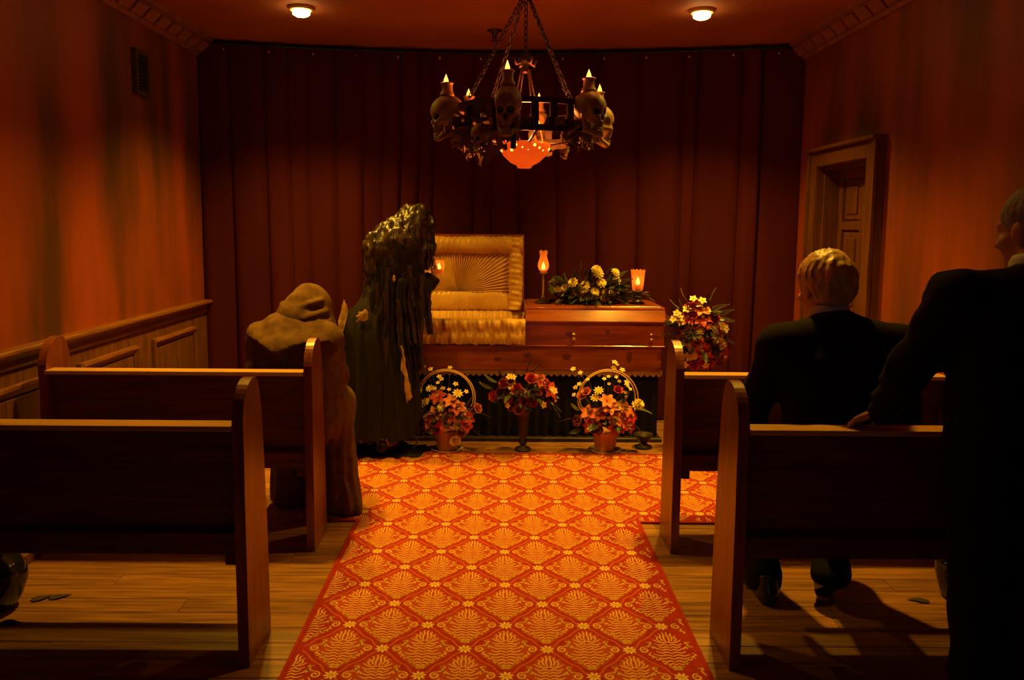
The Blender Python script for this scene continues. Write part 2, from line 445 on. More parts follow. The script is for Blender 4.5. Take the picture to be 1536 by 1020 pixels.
# wainscot: field boards, chair rail, mouldings, panels
def wainscot(wall, s, spans, panels):
    for (y0, y1) in spans:
        x = s * XW
        a, b = sorted((x, x - s * 0.018))
        MB().box(a, b, y0, y1, 0.0, 0.86).obj('wainscot_board', M['wains'], wall)
        MB().prism([(x, 0.855), (x - s*0.03, 0.855), (x - s*0.034, 0.868), (x - s*0.060, 0.876), (x - s*0.066, 0.888),
                    (x - s*0.064, 0.900), (x - s*0.058, 0.905), (x, 0.905)], 'y', y0, y1).obj('chair_rail', M['rail'], wall)
        MB().prism([(x - s*0.018, 0.812), (x - s*0.030, 0.818), (x - s*0.034, 0.832), (x - s*0.026, 0.855), (x - s*0.018, 0.855)], 'y', y0, y1)\
            .obj('rail_moulding', M['rail'], wall)
    for (y0, y1) in panels:
        x = s * (XW - 0.018); z0, z1 = 0.20, 0.745
        m = 0.045
        a, b = sorted((x, x - s * 0.008))
        MB().box(a, b, y0 + m + 0.012, y1 - m - 0.012, z0 + m + 0.012, z1 - m - 0.012, 0.003).obj('wainscot_panel', M['wains'], wall)
        pf = [(0, 0), (0.022, 0.004), (0.026, 0.018), (0.014, 0.030), (0.010, 0.045), (0, 0.045)]   # out, in
        for zz, sg in ((z1, -1), (z0, 1)):
            MB().prism([(x - s*o_, zz + sg*q) for o_, q in pf], 'y', y0, y1).obj('panel_moulding', M['rail'], wall)
        for yy, sg in ((y0, 1), (y1, -1)):
            MB().prism([(x - s*o_, yy + sg*q) for o_, q in pf], 'z', z0, z1).obj('panel_moulding', M['wains'], wall)
wainscot(wl, -1, [(Y0, YC)], [(4.60, 5.27), (3.78, 4.41), (2.95, 3.57), (2.1, 2.74)])
wainscot(wr, 1, [(Y0, 4.29)], [(3.55, 4.15), (2.75, 3.36), (1.95, 2.55)])
for nm, s in (('baseboard_left', -1), ('baseboard_right', 1)):
    x = s * (XW - 0.018); y1 = YC if s < 0 else 4.29
    p = [(x, 0), (x - s*0.115, 0), (x - s*0.115, 0.045), (x - s*0.085, 0.055), (x - s*0.085, 0.085), (x - s*0.045, 0.105),
         (x - s*0.04, 0.15), (x - s*0.015, 0.17), (x, 0.172)]
    b = MB().prism(p, 'y', Y0, y1).obj(nm, M['rail']); tag(b, kind='structure')

# door in the right wall
d = empty('door_1', (XW, (DY0 + DY1) / 2, 0)); tag(d, kind='structure')
W2 = (DY1 - DY0) / 2
MB().box(0.0, 0.20, -W2 - 0.0, -W2 + 0.03, 0, DZ).obj('door_jamb', M['door'], d)
MB().box(0.0, 0.20, W2 - 0.03, W2, 0, DZ).obj('door_jamb', M['door'], d)
MB().box(0.0, 0.20, -W2 + 0.03, W2 - 0.03, DZ - 0.03, DZ).obj('door_head', M['door'], d)
for sg in (-1, 1):
    a, b = sorted((sg * (W2 - 0.012), sg * (W2 + 0.105)))
    MB().box(-0.055, 0.0, a, b, 0, DZ + 0.10, 0.006).box(-0.07, -0.05, *sorted((sg * (W2 + 0.075), sg * (W2 + 0.112))), 0, DZ + 0.10, 0.005)\
        .obj('door_casing', M['door'], d)
MB().box(-0.055, 0.0, -W2 + 0.012, W2 - 0.012, DZ - 0.012, DZ + 0.085, 0.006).obj('door_casing', M['door'], d)
MB().box(-0.085, 0.0, -W2 - 0.115, W2 + 0.115, DZ + 0.085, DZ + 0.11, 0.006).obj('door_cap', M['door'], d)
slab = MB().box(0.115, 0.15, -W2 + 0.03, W2 - 0.03, 0.005, DZ - 0.03).obj('door_slab', M['door'], d)
for (z0, z1) in ((0.18, 0.75), (0.92, 1.42), (1.50, 1.75)):
    for (y0, y1) in ((-0.25, -0.035), (0.035, 0.25)):
        MB().box(0.106, 0.116, y0, y1, z0, z1, 0.004).box(0.098, 0.108, y0 + 0.035, y1 - 0.035, z0 + 0.035, z1 - 0.035, 0.004)\
            .obj('door_panel', M['door'], slab)
# stiles standing proud
for (y0, y1) in ((-W2 + 0.03, -0.27), (-0.022, 0.022), (0.27, W2 - 0.03)):
    MB().box(0.098, 0.116, y0, y1, 0.005, DZ - 0.03, 0.003).obj('door_stile', M['door'], slab)
for (z0, z1) in ((0.0051, 0.165), (0.765, 0.905), (1.435, 1.485), (1.765, DZ - 0.0301)):
    for (y0, y1) in ((-0.27, -0.022), (0.022, 0.27)):
        MB().box(0.099, 0.116, y0, y1, z0, z1, 0.003).obj('door_rail', M['door'], slab)
MB().lathe([(0.0, 0), (0.012, 0), (0.012, 0.03), (0.028, 0.045), (0.03, 0.06), (0.02, 0.075), (0, 0.078)], 16)\
    .obj('door_knob', M['brass'], slab, True, (0.098, -0.295, 0.95), (0, -PI/2, 0))

# ================================================================== CURTAIN
def curtain_y(x): return YMID - 0.29 * (x / XW) ** 2
cu = empty('stage_curtain', (0, 5.7, 0), label='dark red velvet curtain hanging in folds across the whole front of the room', cat='curtain')
cx = np.linspace(-XW + 0.004, XW - 0.004, 900)
cz = np.concatenate([[0.012, 0.3, 0.7, 1.1], np.linspace(1.5, CEIL - 0.045, 12)])
# irregular pleats
knots = [-XW]
while knots[-1] < XW: knots.append(knots[-1] + random.choice([0.10, 0.16, 0.24, 0.30, 0.20, 0.13]))
knots = np.array(knots); depth = rng.uniform(0.035, 0.095, len(knots))
P = np.zeros((len(cz), len(cx), 3))
ii = np.clip(np.searchsorted(knots, cx) - 1, 0, len(knots) - 2)
t = (cx - knots[ii]) / (knots[ii + 1] - knots[ii])
for j, z in enumerate(cz):
    k = 1.0 - 0.35 * (z / CEIL)
    wob = 0.004 * np.sin(cx * 9 + z * 1.3)
    fold = depth[ii] * (np.sqrt(np.clip(np.sin(PI * t), 0, 1)) + 0.14 * np.sin(2 * PI * t + z)) * k
    P[j, :, 0] = cx + 0.012 * np.sin(z * 1.1 + cx * 3) * np.clip((XW - np.abs(cx)) / 0.2, 0, 1)
    P[j, :, 1] = curtain_y(cx) - 5.7 - fold + wob
    P[j, :, 2] = z
MB().grid(P).obj('drape', M['curtain'], cu, True, recalc=False)
pts = [(x, curtain_y(x) - 5.7 + 0.01, CEIL - 0.03) for x in np.linspace(-XW + 0.02, XW - 0.02, 30)]
MB().tube(pts, 0.016, 8).obj('curtain_track', M['iron'], cu, True)
hook = MB().lathe([(0.0, -0.012), (0.007, -0.008), (0.009, 0), (0.007, 0.008), (0, 0.012)], 8).mesh('curtain_hook', M['brass'], True)
for x in np.linspace(-1.95, 1.95, 14):
    link('curtain_hook', hook, cu, (x, curtain_y(x) - 5.7 - 0.045, CEIL - 0.075))

# ================================================================== CARPET
CY0, CY1, CS = 0.6, 4.745, 3.635   # runner start, front edge, where it widens
RW, FW, FWL = 0.685, 1.92, 1.02
ca = empty('carpet', (0, 0, 0), label='red and gold damask carpet running up the aisle and widening before the coffin', cat='carpet')
#T = [(-RW, CY0), (RW, CY0), (RW, CS), (FW, CS), (FW, CY1), (-FW, CY1), (-FW, CS), (-RW, CS)]
MB().box(-RW, RW, CY0, CS, 0.0005, 0.008).box(-FWL, FW, CS, CY1, 0.0005, 0.008).obj('pile', M['c_red'], ca)
MB().box(-RW - 0.012, -RW, CY0, CS, 0.0005, 0.0095).box(RW, RW + 0.012, CY0, CS, 0.0005, 0.0095).box(RW + 0.012, FW, CS - 0.012, CS, 0.0005, 0.0095)\
    .box(-FWL, -RW - 0.012, CS - 0.012, CS, 0.0005, 0.0095).box(-FWL, FW, CY1, CY1 + 0.012, 0.0005, 0.0095).obj('bound_edge', M['c_red'], ca)
CW, CL = 0.282, 0.314
strokes = []   # (half points, width, material, mirrored)
def spiral(cx_, cy_, r0, r1, a0, turns, n=16):
    return [(cx_ + (r0 + (r1 - r0) * i / n) * math.cos(a0 + turns * 2 * PI * i / n),
             cy_ + (r0 + (r1 - r0) * i / n) * math.sin(a0 + turns * 2 * PI * i / n)) for i in range(n + 1)]
def smooth(pts, n=4):
    out = []; P_ = [np.array(p) for p in pts]
    for i in range(len(P_) - 1):
        p0, p1, p2, p3 = P_[max(i-1, 0)], P_[i], P_[i+1], P_[min(i+2, len(P_)-1)]
        for k in range(n):
            u = k / n
            out.append(tuple(0.5 * (2*p1 + (p2-p0)*u + (2*p0-5*p1+4*p2-p3)*u*u + (3*p1-p0-3*p2+p3)*u**3)))
    out.append(tuple(P_[-1])); return out
G = 0
strokes += [(spiral(0.315, 0.005, 0.062, 0.014, 1.9, -1.35), 0.020, G), (smooth([(0.15, 0.02), (0.21, 0.075), (0.29, 0.07)]), 0.020, G)]
strokes += [(smooth([(0.20, 0.03), (0.235, 0.10), (0.225, 0.155), (0.27, 0.165)]), 0.018, G), (spiral(0.225, 0.145, 0.03, 0.008, 0.2, 0.9, 8), 0.014, G)]
strokes += [(smooth([(0.02, 0.17), (0.03, 0.25), (0.018, 0.32), (0.03, 0.38)]), 0.018, G), (smooth([(0.05, 0.19), (0.075, 0.26), (0.06, 0.31), (0.085, 0.35)]), 0.018, G),
            (smooth([(0.08, 0.18), (0.12, 0.225), (0.10, 0.27), (0.13, 0.30)]), 0.016, G), (smooth([(0.0, 0.17), (0.06, 0.155), (0.12, 0.175), (0.17, 0.215)]), 0.018, G)]
for yy, wd in ((0.115, 0.17), (0.065, 0.14), (0.015, 0.15), (-0.04, 0.18), (-0.095, 0.22), (-0.15, 0.19), (-0.205, 0.16), (-0.26, 0.12), (-0.31, 0.09), (-0.355, 0.055)):
    strokes.append((smooth([(0.0, yy - 0.022), (wd*0.3, yy + 0.008), (wd*0.62, yy - 0.012), (wd, yy + 0.022)]), 0.019, G))
strokes += [(smooth([(0.25, -0.045), (0.28, -0.09), (0.23, -0.12), (0.26, -0.155)]), 0.018, G), (spiral(0.195, -0.165, 0.04, 0.01, 0.5, 1.1, 10), 0.015, G),
            (spiral(0.125, -0.245, 0.035, 0.01, 0.3, 1.1, 10), 0.014, G), (smooth([(0.02, -0.33), (0.06, -0.33), (0.085, -0.30)]), 0.014, G)]
B = 1
strokes = [(p_, w_ * 1.28, m_) for p_, w_, m_ in strokes]
strokes += [(smooth([(0.455, 0.035), (0.40, 0.075), (0.345, 0.17), (0.27, 0.225), (0.20, 0.285), (0.13, 0.375), (0.045, 0.455)]), 0.026, B)]
mot = MB()
def inside(x, y): return (abs(x) < RW - 0.004 and CY0 < y < CY1 - 0.004) or (-FWL + 0.004 < x < FW - 0.004 and CS + 0.004 < y < CY1 - 0.004)
zt = {0: 0.0087, 1: 0.0082, 2: 0.0089, 3: 0.0084}
lobes = [(0.0, 0.40), (0.06, 0.37), (0.10, 0.31), (0.15, 0.30), (0.17, 0.24), (0.27, 0.19), (0.26, 0.13), (0.30, 0.085), (0.37, 0.06), (0.40, 0.0), (0.36, -0.06), (0.31, -0.08), (0.29, -0.14), (0.25, -0.17), (0.22, -0.22), (0.16, -0.27), (0.12, -0.31), (0.07, -0.36), (0.0, -0.40)]
def ribbon(pts, wd, mi, ox, oy, sx):
    mot.mi = mi; v = []; z = zt[mi]
    n = len(pts)
    p = [(ox + sx * q[0] * CW, oy + q[1] * CL) for q in pts]
    if not all(inside(*q) for q in (p[0], p[n//2], p[-1])): return
    for i in range(n):
        a, b = p[max(i-1, 0)], p[min(i+1, n-1)]
        tx, ty = b[0]-a[0], b[1]-a[1]; l = math.hypot(tx, ty) or 1
        tp = 0.35 + 0.65 * math.sin(PI * (0.12 + 0.80 * i / (n-1))) if mi == 0 else 1
        hw = wd * CW * 0.5 * tp
        nx, ny = -ty/l*hw, tx/l*hw
        v += [(p[i][0]+nx, p[i][1]+ny, z), (p[i][0]-nx, p[i][1]-ny, z)]
    mot.add(v, [(2*i, 2*i+1, 2*i+3, 2*i+2) if sx > 0 else (2*i+1, 2*i, 2*i+2, 2*i+3) for i in range(n-1)])
def disc(cx_, cy_, a, b, ang, mi, n=8):
    mot.mi = mi; z = zt[mi]
    v = []
    for k in range(n):
        q = 2*PI*k/n; x = a*math.cos(q); y_ = b*math.sin(q)
        v.append((cx_ + x*math.cos(ang) - y_*math.sin(ang), cy_ + x*math.sin(ang) + y_*math.cos(ang), z))
    mot.add(v, [tuple(range(n))])
nj = int((CY1 - CY0) / (CL / 2)) + 3
for j in range(nj):
    oy = CY0 + j * CL / 2
    for i in range(-8, 9):
        ox = i * CW + (j % 2) * CW / 2 + 0.03
        if abs(ox) > FW + CW: continue
        if all(inside(ox + sg_*a_*CW, oy + b_*CL) for a_, b_ in lobes for sg_ in (-1, 1)):
            mot.mi = 3
            pl = [(ox + a_*CW, oy + b_*CL) for a_, b_ in lobes[::-1]] + [(ox - a_*CW, oy + b_*CL) for a_, b_ in lobes[1:-1]]
            mot.add([(ox, oy, zt[3])] + [(p_[0], p_[1], zt[3]) for p_ in pl], [(0, i_ + 1, (i_ + 1) % len(pl) + 1) for i_ in range(len(pl))])
        for pts, wd, mi in strokes:
            for sx in (1, -1): ribbon(pts, wd, mi, ox, oy, sx)
        fx = ox + CW / 2
        if inside(fx - 0.025, oy) and inside(fx + 0.025, oy):
            for k in range(8):
                q = k * PI / 4 + 0.2
                disc(fx + 0.0155 * math.cos(q), oy + 0.0155 * math.sin(q), 0.0095, 0.0048, q, 2)
            disc(fx, oy, 0.006, 0.006, 0, 0)
mot.obj('woven_pattern', [M['c_gold'], M['c_band'], M['c_pale'], M['c_mid']], ca, recalc=False)

# ================================================================== PEWS
def pew(loc, xa, xo, label, s):
    """xa: aisle end face, xo: wall end (world x); s: +1 when the aisle end has the larger x"""
    root = empty('church_pew', loc, label=label, cat='pew', group='wooden pews either side of the aisle')
    D, Hh, th = 0.215, 0.945, 0.036
    prof = [(0.0, 0.0), (0.0, 0.58), (0.004, 0.70), (0.0, Hh - 0.13)]
    n = 10
    for i in range(1, n + 1):
        q = i / n
        prof.append((0.118 * q ** 1.75 if q < 1 else 0.118, Hh - 0.13 + 0.13 * math.sin(q * PI / 2)))
    for i in range(n - 1, -1, -1):
        q = i / n
        prof.append((D - 0.02 - (D - 0.02 - 0.126) * q ** 1.6, Hh - 0.16 + 0.16 * math.sin(q * PI / 2)))
    prof += [(D + 0.0, 0.55), (D + 0.012, 0.30), (D + 0.02, 0.0)]
    xs = sorted((xa, xo))
    for x in (xs[0], xs[1] - th):
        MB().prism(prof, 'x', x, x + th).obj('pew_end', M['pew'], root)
    a, b = xs[0] + th, xs[1] - th
    # back: sloping boards, cap, lower rail
    def slope(z): return 0.012 + (0.81 - z) * 0.10      # y of rear face at height z
    for k in range(3):
        z0, z1 = 0.445 + k * 0.1166, 0.445 + (k + 1) * 0.1166 - 0.001
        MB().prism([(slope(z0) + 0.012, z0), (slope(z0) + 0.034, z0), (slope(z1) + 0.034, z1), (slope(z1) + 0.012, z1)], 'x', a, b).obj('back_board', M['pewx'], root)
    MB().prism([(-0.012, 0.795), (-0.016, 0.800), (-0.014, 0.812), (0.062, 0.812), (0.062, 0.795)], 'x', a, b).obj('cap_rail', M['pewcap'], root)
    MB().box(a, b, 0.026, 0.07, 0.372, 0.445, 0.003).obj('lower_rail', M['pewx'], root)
    xs2 = (a - 0.0, b + 0.0)
    e = 0.012
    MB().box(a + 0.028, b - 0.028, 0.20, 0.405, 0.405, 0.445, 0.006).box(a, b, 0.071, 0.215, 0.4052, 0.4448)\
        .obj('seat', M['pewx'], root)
    MB().box(a + 0.04, b - 0.04, 0.36, 0.385, 0.33, 0.404, 0.003).obj('seat_apron', M['pewx'], root)
    for x in (a, b - 0.045):
        MB().box(x, x + 0.045, 0.03, 0.07, 0.335, 0.372, 0.003).obj('rail_block', M['pewx'], root)
    for x in (a, b - 0.035):
        MB().box(x, x + 0.035, 0.075, 0.34, 0.345, 0.404, 0.004).obj('seat_bracket', M['pewx'], root)
    return root
PN, PF = 2.38, 3.275
pew((0, PN, 0), -0.812, -2.00, 'wooden pew at the lower left, nearest the camera, its dark back turned to us', 1)
pew((0, PF, 0), -0.812, -2.00, 'wooden pew on the left where the hooded figure sits', 1)
pew((0, PN, 0), 0.762, 1.98, 'wooden pew at the lower right that the standing man leans on', -1)
pew((0, PF, 0), 0.768, 1.98, 'wooden pew on the right in front of the blond man', -1)

# ================================================================== COFFIN AND BIER
CF = 5.05   # front face
bier = empty('coffin_bier', (0.17, CF + 0.27, 0), label='low bier with black pleated skirt and scalloped fringe under the coffin', cat='bier')
MB().box(-0.90, 0.90, -0.22, 0.24, 0.455, 0.488).obj('bier_top', M['plinth'], bier)
xx = np.linspace(-0.905, 0.905, 260); Pz = np.zeros((3, 260, 3))
for j, z in enumerate((0.03, 0.25, 0.486)):
    Pz[j, :, 0] = xx; Pz[j, :, 1] = -0.228 - 0.010 * np.sin(xx * 95 + 0.6 * np.sin(xx * 11)) * (1.2 - 0.5 * j); Pz[j, :, 2] = z
MB().grid(Pz).obj('pleated_skirt', M['black'], bier, True, recalc=False)
for sx in (-1, 1):
    yy = np.linspace(-0.228, 0.22, 60); Q = np.zeros((2, 60, 3))
    for j, z in enumerate((0.03, 0.486)):
        Q[j, :, 0] = sx * 0.905 + 0.008 * np.sin(yy * 95); Q[j, :, 1] = yy; Q[j, :, 2] = z
    MB().grid(Q).obj('skirt_end', M['black'], bier, True, recalc=False)
MB().box(-0.93, 0.93, -0.275, 0.24, 0.0005, 0.028, 0.004).obj('base_board', M['plinth'], bier)
fr = MB()
for k in range(46):
    x0 = -0.925 + k * 1.85 / 46; x1 = x0 + 1.85 / 46; n = 7; zt_, zb = 0.488, 0.462
    top = [(x0 + (x1-x0)*i/n, zt_) for i in range(n+1)]
    bot = [(x0 + (x1-x0)*i/n, zb - 0.018*math.sin(PI*i/n)) for i in range(n+1)]
    v = [(x, -0.250, z) for x, z in top] + [(x, -0.252, z) for x, z in bot] + [(x, -0.245, z) for x, z in top] + [(x, -0.246, z) for x, z in bot]
    f = [];m_ = n + 1
    for i in range(n):
        f += [(i, i+1, m_+i+1, m_+i), (2*m_+i, 3*m_+i, 3*m_+i+1, 2*m_+i+1), (m_+i, m_+i+1, 3*m_+i+1, 3*m_+i)]
    fr.add(v, f)
fr.obj('scalloped_fringe', M['fringe'], bier)

co = empty('coffin', (0.17, CF + 0.27, 0.488), label='polished cedar coffin with the head half of its lid open', cat='coffin')
L2 = 0.925
def hollow(mb, x0, x1, ylo, z0, z1, out0, out1):
    """walls of the box, front and back flaring from out0 to out1"""
    th = 0.022
    for sg in (-1, 1):
        mb.prism([(sg*out0, z0), (sg*out1, z1), (sg*(out1-th), z1), (sg*(out0-th), z0)], 'x', x0, x1)
    return mb
body = hollow(MB(), -L2 + 0.012, L2 - 0.012, 0, 0.0, 0.163, 0.255, 0.262)
body.box(-L2 + 0.012, -L2 + 0.034, -0.235, 0.235, 0, 0.163).box(L2 - 0.034, L2 - 0.012, -0.235, 0.235, 0, 0.163).box(-L2 + 0.034, L2 - 0.034, -0.235, 0.235, 0, 0.02)
lower = body.obj('lower_body', M['coffin'], co)
up = hollow(MB(), -L2, L2, 0, 0.170, 0.325, 0.270, 0.272)
up.box(-L2, -L2 + 0.022, -0.249, 0.249, 0.170, 0.325).box(L2 - 0.022, L2, -0.249, 0.249, 0.170, 0.325)
upper = up.obj('upper_body', M['coffin'], co)
MB().box(-L2 - 0.006, L2 + 0.006, -0.280, -0.262, 0.1632, 0.1699, 0.002).box(-L2 - 0.006, L2 + 0.006, 0.262, 0.280, 0.1632, 0.1699, 0.002).obj('belt_moulding', M['coffin'], co)
# knots in the cedar
for (x, z, a, b, pt) in ((0.28, 0.09, 0.030, 0.026, lower), (0.02, 0.10, 0.026, 0.020, lower), (0.70, 0.09, 0.018, 0.050, lower), (0.30, 0.24, 0.030, 0.024, upper), (-0.18, 0.07, 0.022, 0.02, lower), (0.55, 0.26, 0.012, 0.014, upper)):
    v = [(x + a*math.cos(q)*(1 + 0.2*math.sin(3*q)), 0, z + b*math.sin(q)*(1 + 0.2*math.cos(2*q))) for q in np.linspace(0, 2*PI, 14)[:-1]]
    base = 0.255 + 0.007 * z / 0.163 if pt is lower else 0.2708 + 0.0012 * (z - 0.17) / 0.155
    sl = 0.007 / 0.163 if pt is lower else 0.002 / 0.155
    v = [(p[0], -(base + (p[2] - z) * sl) - 0.0006, p[2]) for p in v]
    MB().add(v, [tuple(range(13))]).obj('wood_knot', M['knot'], pt)
# closed foot half of the lid
xm = 0.008
lid = MB().prism([(-0.292, 0.326), (-0.296, 0.336), (-0.262, 0.405), (-0.262, 0.419), (-0.250, 0.424), (0.250, 0.424), (0.262, 0.419), (0.262, 0.405), (0.296, 0.336), (0.292, 0.326)], 'x', xm, L2 + 0.002)
# slanted foot end
lid.prism([(L2 + 0.002, 0.326), (L2 + 0.034, 0.326), (L2 + 0.036, 0.336), (L2 + 0.004, 0.405), (L2 + 0.004, 0.423), (L2 + 0.002, 0.424)], 'y', -0.27, 0.27)
lid.obj('closed_lid', M['coffin'], co)
MB().box(xm + 0.02, L2 - 0.02, -0.245, 0.245, 0.424, 0.430, 0.003).obj('lid_top_board', M['coffin'], co)
# latches
for x in (0.325, 0.838):
    la = MB().box(x - 0.010, x + 0.010, -0.283, -0.272, 0.20, 0.262, 0.003).obj('latch', M['brass'], co)
    MB().tube([(x - 0.012, -0.287, 0.215), (x + 0.012, -0.287, 0.215)], 0.007, 8).tube([(x - 0.012, -0.287, 0.247), (x + 0.012, -0.287, 0.247)], 0.007, 8).obj('latch_bar', M['brass'], la, True)
# ruffled lining hung over the open rim
nx = 240; xs_ = np.linspace(-L2 + 0.0, xm - 0.006, nx)
def wig(x, s): return np.sin(x * 61 + s) + 0.6 * np.sin(x * 113 + 2 * s + 1) + 0.4 * np.sin(x * 197 + s * 3)
rows = [(-0.235, 0.318, 0.1), (-0.262, 0.345, 0.4), (-0.292, 0.345, 0.6), (-0.310, 0.325, 0.9), (-0.312, 0.295, 1), (-0.301, 0.272, 0.5), (-0.303, 0.262, 0.5), (-0.312, 0.24, 1), (-0.314, 0.205, 1), (-0.302, 0.178, 0.7)]
Q = np.zeros((len(rows), nx, 3))
for j, (yy, zz, a) in enumerate(rows):
    Q[j, :, 0] = xs_; Q[j, :, 1] = yy - 0.0078 * a * wig(xs_, 0.55 * j + 1.2 * math.sin(j)); Q[j, :, 2] = zz + 0.005 * a * wig(xs_ + 0.1, j * 1.3)
MB().grid(Q).obj('ruffled_rim', M['satin'], co, True, recalc=False)
# inside: padded back and bed
Q = np.zeros((5, 160, 3)); xb = np.linspace(-L2 + 0.03, xm, 160)
for j, (yy, zz) in enumerate(((0.245, 0.34), (0.225, 0.33), (0.215, 0.24), (0.21, 0.17), (0.0, 0.16))):
    Q[j, :, 0] = xb; Q[j, :, 1] = yy - 0.008 * np.sin(xb * 130); Q[j, :, 2] = zz
MB().grid(Q).obj('bed_lining', M['satin'], co, True, recalc=False)
Q = np.zeros((2, 30, 3)); xb = np.linspace(-L2 + 0.03, xm, 30)
for j, yy in enumerate((0.0, -0.235)):
    Q[j, :, 0] = xb; Q[j, :, 1] = yy; Q[j, :, 2] = 0.16 + 0.01 * np.sin(xb * 20) + 0.1 * j
MB().grid(Q).obj('mattress', M['satin'], co, True, recalc=False)
Fp = Field((-0.90, -0.16, 0.13), (-0.40, 0.22, 0.36), 0.012)
Fp.ell((-0.66, 0.03, 0.215), (0.20, 0.14, 0.055)); Fp.disp(lambda X, Y, Z: 0.006 * np.sin(X*60) * np.sin(Y*50))
link('pillow', Fp.mesh('pillow', M['satin']), co)
# open half of the lid, standing at the back, leaning a little
ol = empty('open_lid', (0, 0.268, 0.335), parent=co); ol.rotation_euler = (math.radians(-4), 0, 0)
ol.location = (0, 0.262, 0.330)
x0, x1, hgt = -L2 - 0.03, xm, 0.565
MB().prism([(0.0, 0.0), (0.0, hgt), (0.016, hgt + 0.004), (0.085, hgt - 0.05), (0.097, hgt - 0.06), (0.097, 0.06), (0.085, 0.05), (0.016, -0.004)], 'x', x0, x1)\
    .obj('lid_shell', M['coffin'], ol)
def puff(name, path, rad, n=10, seed=0, fold=60):
    """soft gathered roll along a straight path"""
    (a, b) = path; a = np.array(a); b = np.array(b); m = 90
    d_ = (b - a); Lp = np.linalg.norm(d_); d_ = d_ / Lp
    other = np.cross(d_, (0, 1, 0))
    G_ = np.zeros((m, n + 1, 3))
    for i in range(m):
        u = i / (m - 1)
        for k in range(n + 1):
            q = PI * k / n
            rr = rad[0] * (1 + 0.05 * math.sin(u * Lp * fold + seed + 1.4 * math.sin(q * 2 + 9 * u)) + 0.04 * math.sin(u * Lp * fold * 2.3 + q) + 0.05 * math.sin(u * 13 * Lp / 0.5 + seed + 2 * math.sin(7 * u)))
            G_[i, k] = a + d_ * u * Lp + np.array((0, -1, 0)) * math.sin(q) * rad[1] * rr / rad[0] + other * math.cos(q) * rr
    return MB().grid(G_).obj(name, M['satin'], ol, True)
puff('padded_edge', ((x0 + 0.02, -0.004, hgt - 0.075), (x1 - 0.01, -0.004, hgt - 0.075)), (0.062, 0.05), fold=150)
puff('padded_edge', ((x1 - 0.062, -0.003, 0.02), (x1 - 0.062, -0.003, hgt - 0.03)), (0.050, 0.055), seed=1, fold=70)
puff('padded_edge', ((x0 + 0.062, -0.003, 0.02), (x0 + 0.062, -0.003, hgt - 0.03)), (0.050, 0.055), seed=2, fold=70)
puff('padded_edge', ((x0 + 0.02, -0.004, 0.075), (x1 - 0.02, -0.004, 0.075)), (0.070, 0.022), seed=3, fold=190)
# sunburst pleated centre
sb = MB(); cx0, cz0 = (x0 + x1) / 2, 0.150; nr, na = 10, 220
G_ = np.zeros((nr, na, 3)); ang = np.linspace(0, PI, na)
hw, hh = (x1 - x0) / 2 - 0.075, hgt - 0.10 - cz0
for k, q in enumerate(ang):
    c_, s_ = math.cos(q), math.sin(q)
    R_ = min(hw / max(abs(c_), 1e-6), hh / max(s_, 1e-6))
    for j in range(nr):
        rr = 0.004 + (R_ - 0.004) * j / (nr - 1)
        G_[j, k] = (cx0 + rr * c_, -0.006 - (0.004 + 0.004 * j / nr) * math.sin(k * 2 * PI / na * 44), cz0 + rr * s_)
sb.grid(G_).obj('sunburst_lining', M['satin'], ol, True)
MB().tube([(x0 + 0.11, -0.004, cz0 - 0.004), (x1 - 0.11, -0.004, cz0 - 0.004)], 0.006, 6).obj('lining_seam', M['satin'], ol, True)

# ================================================================== FLOWERS
def petal(mb, ang, length, width, lift, curl, n=4, z0=0.0, r0=0.004, wav=0.0):
    G_ = np.zeros((n + 1, 3, 3)); ca_, sa_ = math.cos(ang), math.sin(ang)
    for i in range(n + 1):
        u = i / n; r_ = r0 + length * u * math.cos(lift * (1 - curl * u)); z = z0 + length * u * math.sin(lift * (1 - curl * u))
        wd = width * math.sin(PI * (0.14 + 0.80 * u)) * 0.5
        for k, sg in enumerate((-1, 0, 1)):
            zz = z + (0.16 * width if sg else 0) * (1 - u) + wav * sg * math.sin(u * 7)
            G_[i, k] = (r_ * ca_ - sg * wd * sa_, r_ * sa_ + sg * wd * ca_, zz)
    mb.grid(G_)
def m_carnation():
    mb = MB()
    for L_, (nn, ln, lf) in enumerate(((9, 0.034, 0.15), (9, 0.031, 0.55), (8, 0.027, 0.95), (6, 0.022, 1.25))):
        for k in range(nn):
            petal(mb, 2*PI*k/nn + L_*0.37 + random.uniform(-.1, .1), ln, 0.030 - 0.003*L_, lf, 0.35, 3, 0.002*L_, 0.002, wav=0.003)
    return mb.mesh('carnation', M['f_yel'], True, recalc=False)
def m_lily(col, name):
    mb = MB(); mb.mi = 0
    for k in range(6): petal(mb, 2*PI*k/6 + (0.1 if k % 2 else 0), 0.052, 0.034, 0.75, 0.75, 5)
    mb.mi = 1
    for k in range(4):
        q = 2*PI*k/4 + .3; mb.tube([(0, 0, 0), (0.008*math.cos(q), 0.008*math.sin(q), 0.03)], 0.0015, 4)
    return mb.mesh(name, [M[col], M['stamen']], True, recalc=False)
def m_rose(col, name):
    mb = MB()
    for L_, (nn, ln, lf) in enumerate(((6, 0.034, 0.35), (5, 0.030, 0.75), (4, 0.026, 1.1), (3, 0.022, 1.35))):
        for k in range(nn): petal(mb, 2*PI*k/nn + L_*0.5, ln, 0.042 - 0.005*L_, lf, -0.25, 4, 0, 0.003)
    return mb.mesh(name, M[col], True, recalc=False)
def m_blossom():
    mb = MB(); mb.mi = 0
    for k in range(5): petal(mb, 2*PI*k/5, 0.016, 0.013, 0.35, 0.5, 2, r0=0.002)
    mb.mi = 1; mb.lathe([(0.004, 0), (0.003, 0.004), (0, 0.005)], 6)
    return mb.mesh('blossom', [M['f_white'], M['stamen']], True, recalc=False)
